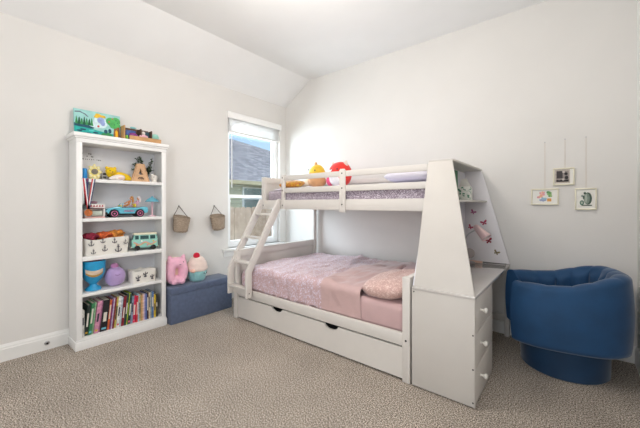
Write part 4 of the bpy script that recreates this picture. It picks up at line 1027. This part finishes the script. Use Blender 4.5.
# ------------------------------------------------------------------ on top of the bookcase
KT = 1.832
def canvas_picture():
    t = thing('canvas_painting', 'colourful childlike landscape painting of lake and tree leaning on the wall atop bookcase', 'painting', (-3.385, .922, KT))
    hy, H = .180, .245
    lean = .030
    def P(y, z, o=0.0): return Vector((.013 + o - lean * z / H, y, z))
    mb = MB(); mb.hexa([(0, -hy, 0), (.013, -hy, 0), (.013, hy, 0), (0, hy, 0), (-lean, -hy, H), (.013 - lean, -hy, H), (.013 - lean, hy, H), (-lean, hy, H)], mat('paint_sky', (160, 210, 206), .8, .08, 20)); mb.build('canvas', t, local=True, smooth=False)
    mb = MB(); lay = [0]
    def poly(pts, m): lay[0] += 1; mb.prism([P(-hy + u * 2 * hy, v * H, .0004) for u, v in pts], (.0004 + .00012 * lay[0], 0, 0), m)
    def bl(cu, cv, ru, rv, m, n=14): poly([(min(.998, max(.002, cu + ru * math.cos(2 * PI * k / n))), min(.998, max(.002, cv + rv * math.sin(2 * PI * k / n)))) for k in range(n)], m)
    A = lambda n, c, r=.8: mat('art_' + n, c, r, .15, 30)
    teal = A('teal', (42, 168, 160)); aqua = A('aqua', (92, 200, 196)); dk = A('pine', (34, 92, 66)); nv = A('navy', (40, 84, 104)); gr = A('green', (84, 176, 96)); g2 = A('green2', (60, 140, 84)); yl = A('sun', (232, 190, 60)); pu = A('cloud', (150, 166, 214)); br = A('trunk', (150, 100, 64)); gy = A('arc', (110, 122, 132)); rd = A('apple', (196, 80, 70)); wh = A('pale', (208, 228, 232)); og = A('door', (236, 178, 40))
    poly([(.0, 0), (1, 0), (1, .22), (.7, .25), (.45, .30), (.25, .36), (0, .40)], teal)
    bl(.55, .62, .16, .22, wh); bl(.42, .48, .1, .12, wh)
    poly([(.02, .90), (.12, .93), (.24, .86), (.30, .76), (.27, .76), (.21, .84), (.12, .885), (.02, .86)], gy)
    poly([(0, .36), (.38, .33), (.42, .38), (.25, .46), (0, .47)], nv)
    for k in range(7): u = .05 + k * .052; poly([(u - .032, .44), (u + .032, .44), (u + .012, .66 + .05 * (k % 2)), (u, .74 - .04 * (k % 3)), (u - .012, .64)], dk if k % 2 else g2)
    for u, v in ((.1, .2), (.18, .26), (.3, .14), (.44, .2), (.08, .09)): bl(u, v, .06, .03, nv)
    for u, v in ((.2, .1), (.36, .26), (.5, .1)): bl(u, v, .07, .03, aqua)
    for u, v in ((.47, .82), (.54, .86), (.61, .86), (.50, .90)): bl(u, v, .06, .05, yl)
    bl(.56, .70, .08, .12, pu); bl(.60, .60, .05, .10, pu)
    poly([(.52, .06), (.80, .06), (.80, .20), (.72, .28), (.58, .22)], g2)
    bl(.66, .30, .04, .08, nv); bl(.75, .34, .035, .09, nv); bl(.50, .46, .025, .04, rd)
    poly([(.82, .02), (.98, .02), (.97, .55), (.90, .62), (.85, .5)], br)
    for u, v, r in ((.78, .72, .11), (.90, .76, .11), (.84, .60, .10), (.95, .60, .05)): bl(u, v, r if u < .9 else min(r, .1), r * 1.4, gr)
    for u, v in ((.74, .70), (.82, .84), (.90, .80), (.86, .62), (.93, .70)): bl(u, v, .016, .03, rd if u < .85 else g2)
    poly([(.87, .10), (.93, .10), (.93, .36), (.90, .42), (.87, .36)], og)
    mb.build('painted_scene', t, local=True, smooth=False)
canvas_picture()
t = thing('wooden_tray', 'open wooden shadow box tray standing on the bookcase top, holding colourful toys', 'wooden box', (-3.315, 1.262, KT), R(0))
M_W2 = mat('tray_wood', (196, 150, 100), .6, .12, 20); M_W3 = mat('tray_dark_wood', (92, 66, 50), .7, .15, 20)
mb = MB(); mb.box(-.05, .06, -.165, .165, 0, .010, M_W2, .001); mb.box(.052, .060, -.125, .165, .010, .052, M_W2, .001); mb.build('base', t, local=True)
mb = MB(); mb.box(-.06, -.05, -.165, .085, 0, .140, M_W3, .001); mb.build('back_board', t, local=True)
mb = MB(); mb.box(-.05, .045, -.165, -.157, .010, .143, M_W2, .001); mb.build('side_board', t, local=True)
mb = MB(); mb.box(-.05, .045, -.02, -.013, .010, .132, M_W3, .001); mb.build('divider', t, local=True)
mb = MB(); mb.box(-.05, .045, .078, .085, .010, .128, M_W3, .001); mb.build('divider', t, local=True)
def tbit(name, label, cat, kind, c, r, m):
    mb = MB(); C0 = Vector((-3.315, 1.262, KT)) + Vector(c)
    if kind == 'ball': mb.ball(tuple(C0), r, m, lump=.12)
    else: mb.box(C0.x - r[0], C0.x + r[0], C0.y - r[1], C0.y + r[1], C0.z - r[2], C0.z + r[2], m, min(r) * .35, 2)
    tag(mb.build(name, None, loc=(C0.x, C0.y, C0.z - r[2])), label, cat)
tbit('toy_block', 'royal blue toy block in the left bay of the wooden tray', 'toy', 'box', (-.01, -.10, .072), (.030, .045, .036), mat('blk_blue', (56, 84, 150), .5, .2, 60))
tbit('toy_bead_pile', 'small lime green toy at the left front of the wooden tray', 'toy', 'ball', (.028, -.138, .034), (.014, .013, .022), mat('blk_lime', (130, 190, 70), .5))
tbit('toy_gem', 'purple magenta toy in the left bay of the wooden tray', 'toy', 'ball', (.030, -.085, .058), (.016, .040, .026), mat('blk_purple', (140, 50, 130), .4, .2, 60))
tbit('toy_shell', 'pale pink toy beside the tray divider', 'toy', 'ball', (.034, .006, .060), (.014, .042, .020), mat('blk_pink', (236, 184, 196), .5))
tbit('toy_bust', 'little white toy head above the pale pink toy in the tray', 'toy', 'ball', (.0, .018, .098), (.014, .018, .022), mat('blk_white', (232, 222, 216), .5))
tbit('toy_case', 'dark teal toy case in the middle bay of the wooden tray', 'toy', 'box', (-.018, .050, .070), (.022, .026, .048), mat('blk_teal', (34, 72, 86), .5, .2, 50))
tbit('toy_dinosaur_egg', 'mint green toy lump at the right end of the wooden tray', 'toy', 'ball', (.012, .122, .076), (.026, .040, .034), mat('blk_mint', (150, 206, 190), .5))
tbit('toy_figure', 'small aqua toy perched on the tray back board', 'toy', 'ball', (-.055, -.055, .150), (.006, .03, .010), mat('blk_aqua', (130, 190, 190), .5))

# ------------------------------------------------------------------ storage ottoman
M_OTT = mat('blue_grey_linen', (90, 102, 128), .85, .08, 30, .4, 200, sheen=.3, bdist=.0015)
OX0, OX1, OY0, OY1 = XL + .024, -3.145, 1.472, 2.205
t = thing('storage_ottoman', 'long blue grey fabric storage ottoman between the bookcase and the bed', 'ottoman', ((OX0 + OX1) / 2, (OY0 + OY1) / 2, 0))
part('body', lambda m: m.box(OX0 + .006, OX1 - .004, OY0 + .004, OY1 - .004, 0, .298, M_OTT, .006), t)
part('lid', lambda m: m.box(OX0, OX1, OY0, OY1, .300, .368, M_OTT, .014, 4), t)
part('lid_piping', lambda m: m.tube([(OX0 + .01, OY0 + .004, .303), (OX1 - .004, OY0 + .004, .303), (OX1 - .004, OY1 - .004, .303), (OX0 + .01, OY1 - .004, .303)], .005, M_OTT, 8, closed=True), t)
OT = .368
t = thing('plush_cat', 'pink cat shaped plush with a round hole, left on the blue grey ottoman', 'plush toy', (-3.285, 1.600, OT), R(-8))
M_PC = plush_mat('bubblegum_plush', (244, 186, 208)); M_PB = plush_mat('cream_plush', (240, 214, 190))
mb = MB()
# loaf body: ring lying as a tall rounded block with a hole near the middle
def ringf(u, v):
    a = 2 * PI * u; b = 2 * PI * v
    c, s = math.cos(a), math.sin(a); k = (abs(c) ** 2.6 + abs(s) ** 2.6) ** (-1 / 2.6)
    Ry, Rz = .066 * k, .088 * k; th = .050
    dy, dz = math.cos(a), math.sin(a)
    x = .062 * math.sin(b)
    rr_ = math.cos(b) * th
    return Vector((x, c * Ry + dy * rr_, .139 + s * Rz + dz * rr_))
mb.grid(ringf, 48, 24, lambda u, v: M_PC)
bmesh.ops.remove_doubles(mb.bm, verts=mb.bm.verts, dist=.0003)
mb.build('body', t, local=True, angle=180)
mb = MB(); mb.ball((.0, 0, .235), (.060, .100, .058), M_PC, sq=.85)
for sg in (-1, 1): mb.ball((.049, .02 + sg * .033, .243), (.006, .006, .009), M_DARK, n=10, k=6)
mb.tube([(.060, .008, .222), (.061, .014, .217), (.061, .02, .223), (.061, .026, .217), (.060, .032, .222)], .002, M_DARK, 6); mb.build('head', t, local=True, angle=180)
for sg in (-1, 1):
    mb = MB(); mb.lathe([(.030, -.02), (.024, .012), (.012, .034), (0, .042)], M_PC, (0, sg * .066, .278), (0, sg * .25, 1), 18, sx=.6); mb.build('ear', t, local=True)
mb = MB(); mb.ball((-.048, -.004, .148), (.042, .112, .146), M_PB, sq=.85); mb.build('back', t, local=True, angle=180)
mb = MB(); mb.ball((.05, -.04, .042), (.028, .032, .030), M_PC); mb.build('paw', t, local=True)
mb = MB(); mb.ball((.052, .04, .042), (.028, .032, .030), M_PC); mb.build('paw', t, local=True)

t = thing('plush_cupcake', 'cupcake plush with red cherry, cream frosting and mint wrapper on the ottoman', 'plush toy', (-3.285, 1.835, OT))
M_FR = plush_mat('frosting_plush', (240, 218, 208)); M_MW = plush_mat('mint_wrapper', (150, 204, 206)); M_CH = plush_mat('cherry_plush', (208, 26, 56)); M_WW = plush_mat('white_plush', (240, 238, 240))
mb = MB(); mb.lathe([(0, .0), (.066, .002), (.084, .018), (.102, .085), (.107, .118), (.096, .135), (0, .135)], M_MW, n=56, ripple=lambda a, h: 1 + .018 * math.cos(16 * a)); mb.build('wrapper', t, local=True, angle=60)
mb = MB(); mb.lathe([(0, .108), (.104, .112), (.115, .132), (.113, .158), (.105, .170), (.107, .186), (.098, .212), (.085, .224), (.082, .238), (.062, .262), (.035, .278), (0, .284)], M_FR, n=40, ripple=lambda a, h: 1 + .012 * math.sin(5 * a + h * 60)); mb.build('frosting', t, local=True, angle=180)
mb = MB(); mb.ball((-.02, .055, .165), (.062, .052, .088), M_WW); mb.build('frosting_side', t, local=True, angle=180)
mb = MB(); mb.ball((.022, -.020, .284), .036, M_CH); mb.build('cherry', t, local=True)
mb = MB(); mb.ball((.060, -.082, .128), (.034, .030, .022), plush_mat('peach_plush', (240, 190, 172))); mb.build('frosting_swirl', t, local=True)
mb = MB()
for yy in (.028, .068): mb.ball((.098 - (yy - .03) * .45, yy, .092), (.005, .005, .008), M_DARK, n=10, k=6)
mb.tube([(.099, .042, .082), (.098, .048, .078), (.095, .055, .082)], .002, M_DARK, 6); mb.build('face', t, local=True)

# ------------------------------------------------------------------ hanging wall baskets
M_WICK = brick_mat('woven_seagrass', (190, 172, 152), (164, 146, 128), (118, 104, 90), 1.0, .022, .009, .0012)
def wbasket(lab, y, z, tilt, H=.175, R0=.094):
    t = thing('wall_basket', lab, 'basket', (XL + .003, y, z), 0, 'woven baskets hanging on the left wall')
    q = Matrix.Rotation(tilt, 3, 'X')
    mb = MB()
    def f(u, v):
        a = 2 * PI * u
        if v < .5: w = v / .5; r = R0 * (.80 + .20 * w) * (1 - .55 * (1 - min(1, w / .14)) ** 2); zz = H * w
        else: w = (v - .5) / .5; r = (R0 - .006) - R0 * .26 * w; zz = H * (1 - w) + .006 * w
        wv = 1 + .012 * math.sin(zz / .009 * PI * 2) * .6
        p_ = Vector((max(.0, R0 * .80 + r * .80 * math.cos(a) * wv), r * math.sin(a) * wv, zz - H - .020 * (math.cos(a)) * (zz / H)))
        return q @ p_
    mb.grid(f, 48, 64, M_WICK)
    ring = [mb.bm.verts.new(f(k / 24, 0)) for k in range(24)]; g = mb.bm.faces.new(ring); g.material_index = 0
    mb.build('woven_body', t, local=True, angle=180)
    mb = MB(); mb.tube([f(k / 40, .5) for k in range(40)], .0048, M_WICK, 8, closed=True); mb.build('rim', t, local=True)
    top = Vector((.006, .0 - .002, .125)); a0 = f(.68, .5); b0 = f(.32, .5)
    for e in (a0, b0):
        mb = MB(); mid = (top + e) / 2 + Vector((.004, 0, -.004)); mb.tube([top, mid, e], .0034, mat('rope_dark', (92, 82, 74), .9), 8); mb.build('rope', t, local=True)
    mb = MB(); mb.lathe([(0, 0), (.007, 0), (.007, .003), (.0025, .005), (.0025, .014), (.005, .016), (0, .017)], M_STEEL, (0, 0, .128), (1, 0, 0), 14); mb.build('nail', t, local=True)
wbasket('woven grey brown wall basket hanging nearer the bookcase', 1.705, 1.085, R(-7))
wbasket('woven grey brown wall basket hanging nearer the window', 2.150, 1.083, R(6))

# ------------------------------------------------------------------ plush toys on the upper bunk
QZ = 1.432
t = thing('plush_duck', 'round yellow and tan plush bird leaning beside the red fox plush, upper bunk', 'plush toy', (-2.52, 3.03, QZ), R(-12))
M_Y2 = plush_mat('yellow_plush_soft', (236, 196, 62)); M_TAN = plush_mat('tan_plush', (212, 160, 112)); M_CRM = plush_mat('cream_plush_pale', (240, 226, 206))
mb = MB(); mb.ball((0, 0, .165), (.125, .10, .135), M_Y2, n=32, k=20); mb.build('head', t, local=True, angle=180)
mb = MB(); mb.ball((0.01, -.01, .085), (.140, .105, .088), M_TAN, n=32, k=20); mb.build('belly', t, local=True, angle=180)
mb = MB(); mb.ball((-.17, -.03, .065), (.11, .07, .062), M_CRM); mb.build('tail', t, local=True, angle=180)
mb = MB(); mb.ball((.0, -.02, .305), (.022, .018, .026), M_TAN); mb.build('crest', t, local=True)
for x_ in (-.085, .055):
    mb = MB(); mb.ball((x_, -.098 + abs(x_) * .35, .215 if x_ > 0 else .235), (.012, .007, .010), M_DARK, n=12, k=8); mb.build('eye', t, local=True)
mb = MB(); mb.lathe([(.022, 0), (.018, .012), (.006, .026), (0, .03)], plush_mat('orange_beak', (226, 150, 60)), (-.015, -.088, .18), (0, -1, 0), 16, sx=1.3, sy=.7); mb.build('beak', t, local=True)
t = thing('plush_fox', 'round red fox plush with a white belly and pink inner cheeks, upper bunk', 'plush toy', (-2.155, 3.02, QZ), R(-8))
M_FX = plush_mat('fox_red', (232, 58, 50)); M_HP = plush_mat('hot_pink_plush', (240, 96, 140)); M_PE = plush_mat('pale_ear', (224, 200, 190))
mb = MB(); mb.ball((0, 0, .150), (.155, .115, .150), M_FX, n=36, k=24, sq=.92); mb.build('body', t, local=True, angle=180)
mb = MB(); mb.ball((-.005, -.062, .105), (.095, .066, .092), M_WW, n=28, k=18); mb.build('belly', t, local=True, angle=180)
mb = MB(); mb.ball((-.125, -.04, .085), (.045, .055, .070), M_HP); mb.build('cheek', t, local=True, angle=180)
mb = MB(); mb.ball((-.075, -.098, .188), (.055, .020, .018), M_WW, rot=(0, R(-12), 0)); mb.build('muzzle', t, local=True, angle=180)
for sg in (-1, 1):
    mb = MB(); mb.lathe([(.042, -.03), (.034, .010), (.014, .040), (0, .048)], M_PE, (sg * .095, -.01, .262), (sg * .35, 0, 1), 18, sy=.55); mb.build('ear', t, local=True)
    mb = MB(); mb.ball((sg * .055, -.106, .205), (.008, .006, .010), M_DARK, n=10, k=6); mb.build('eye', t, local=True)
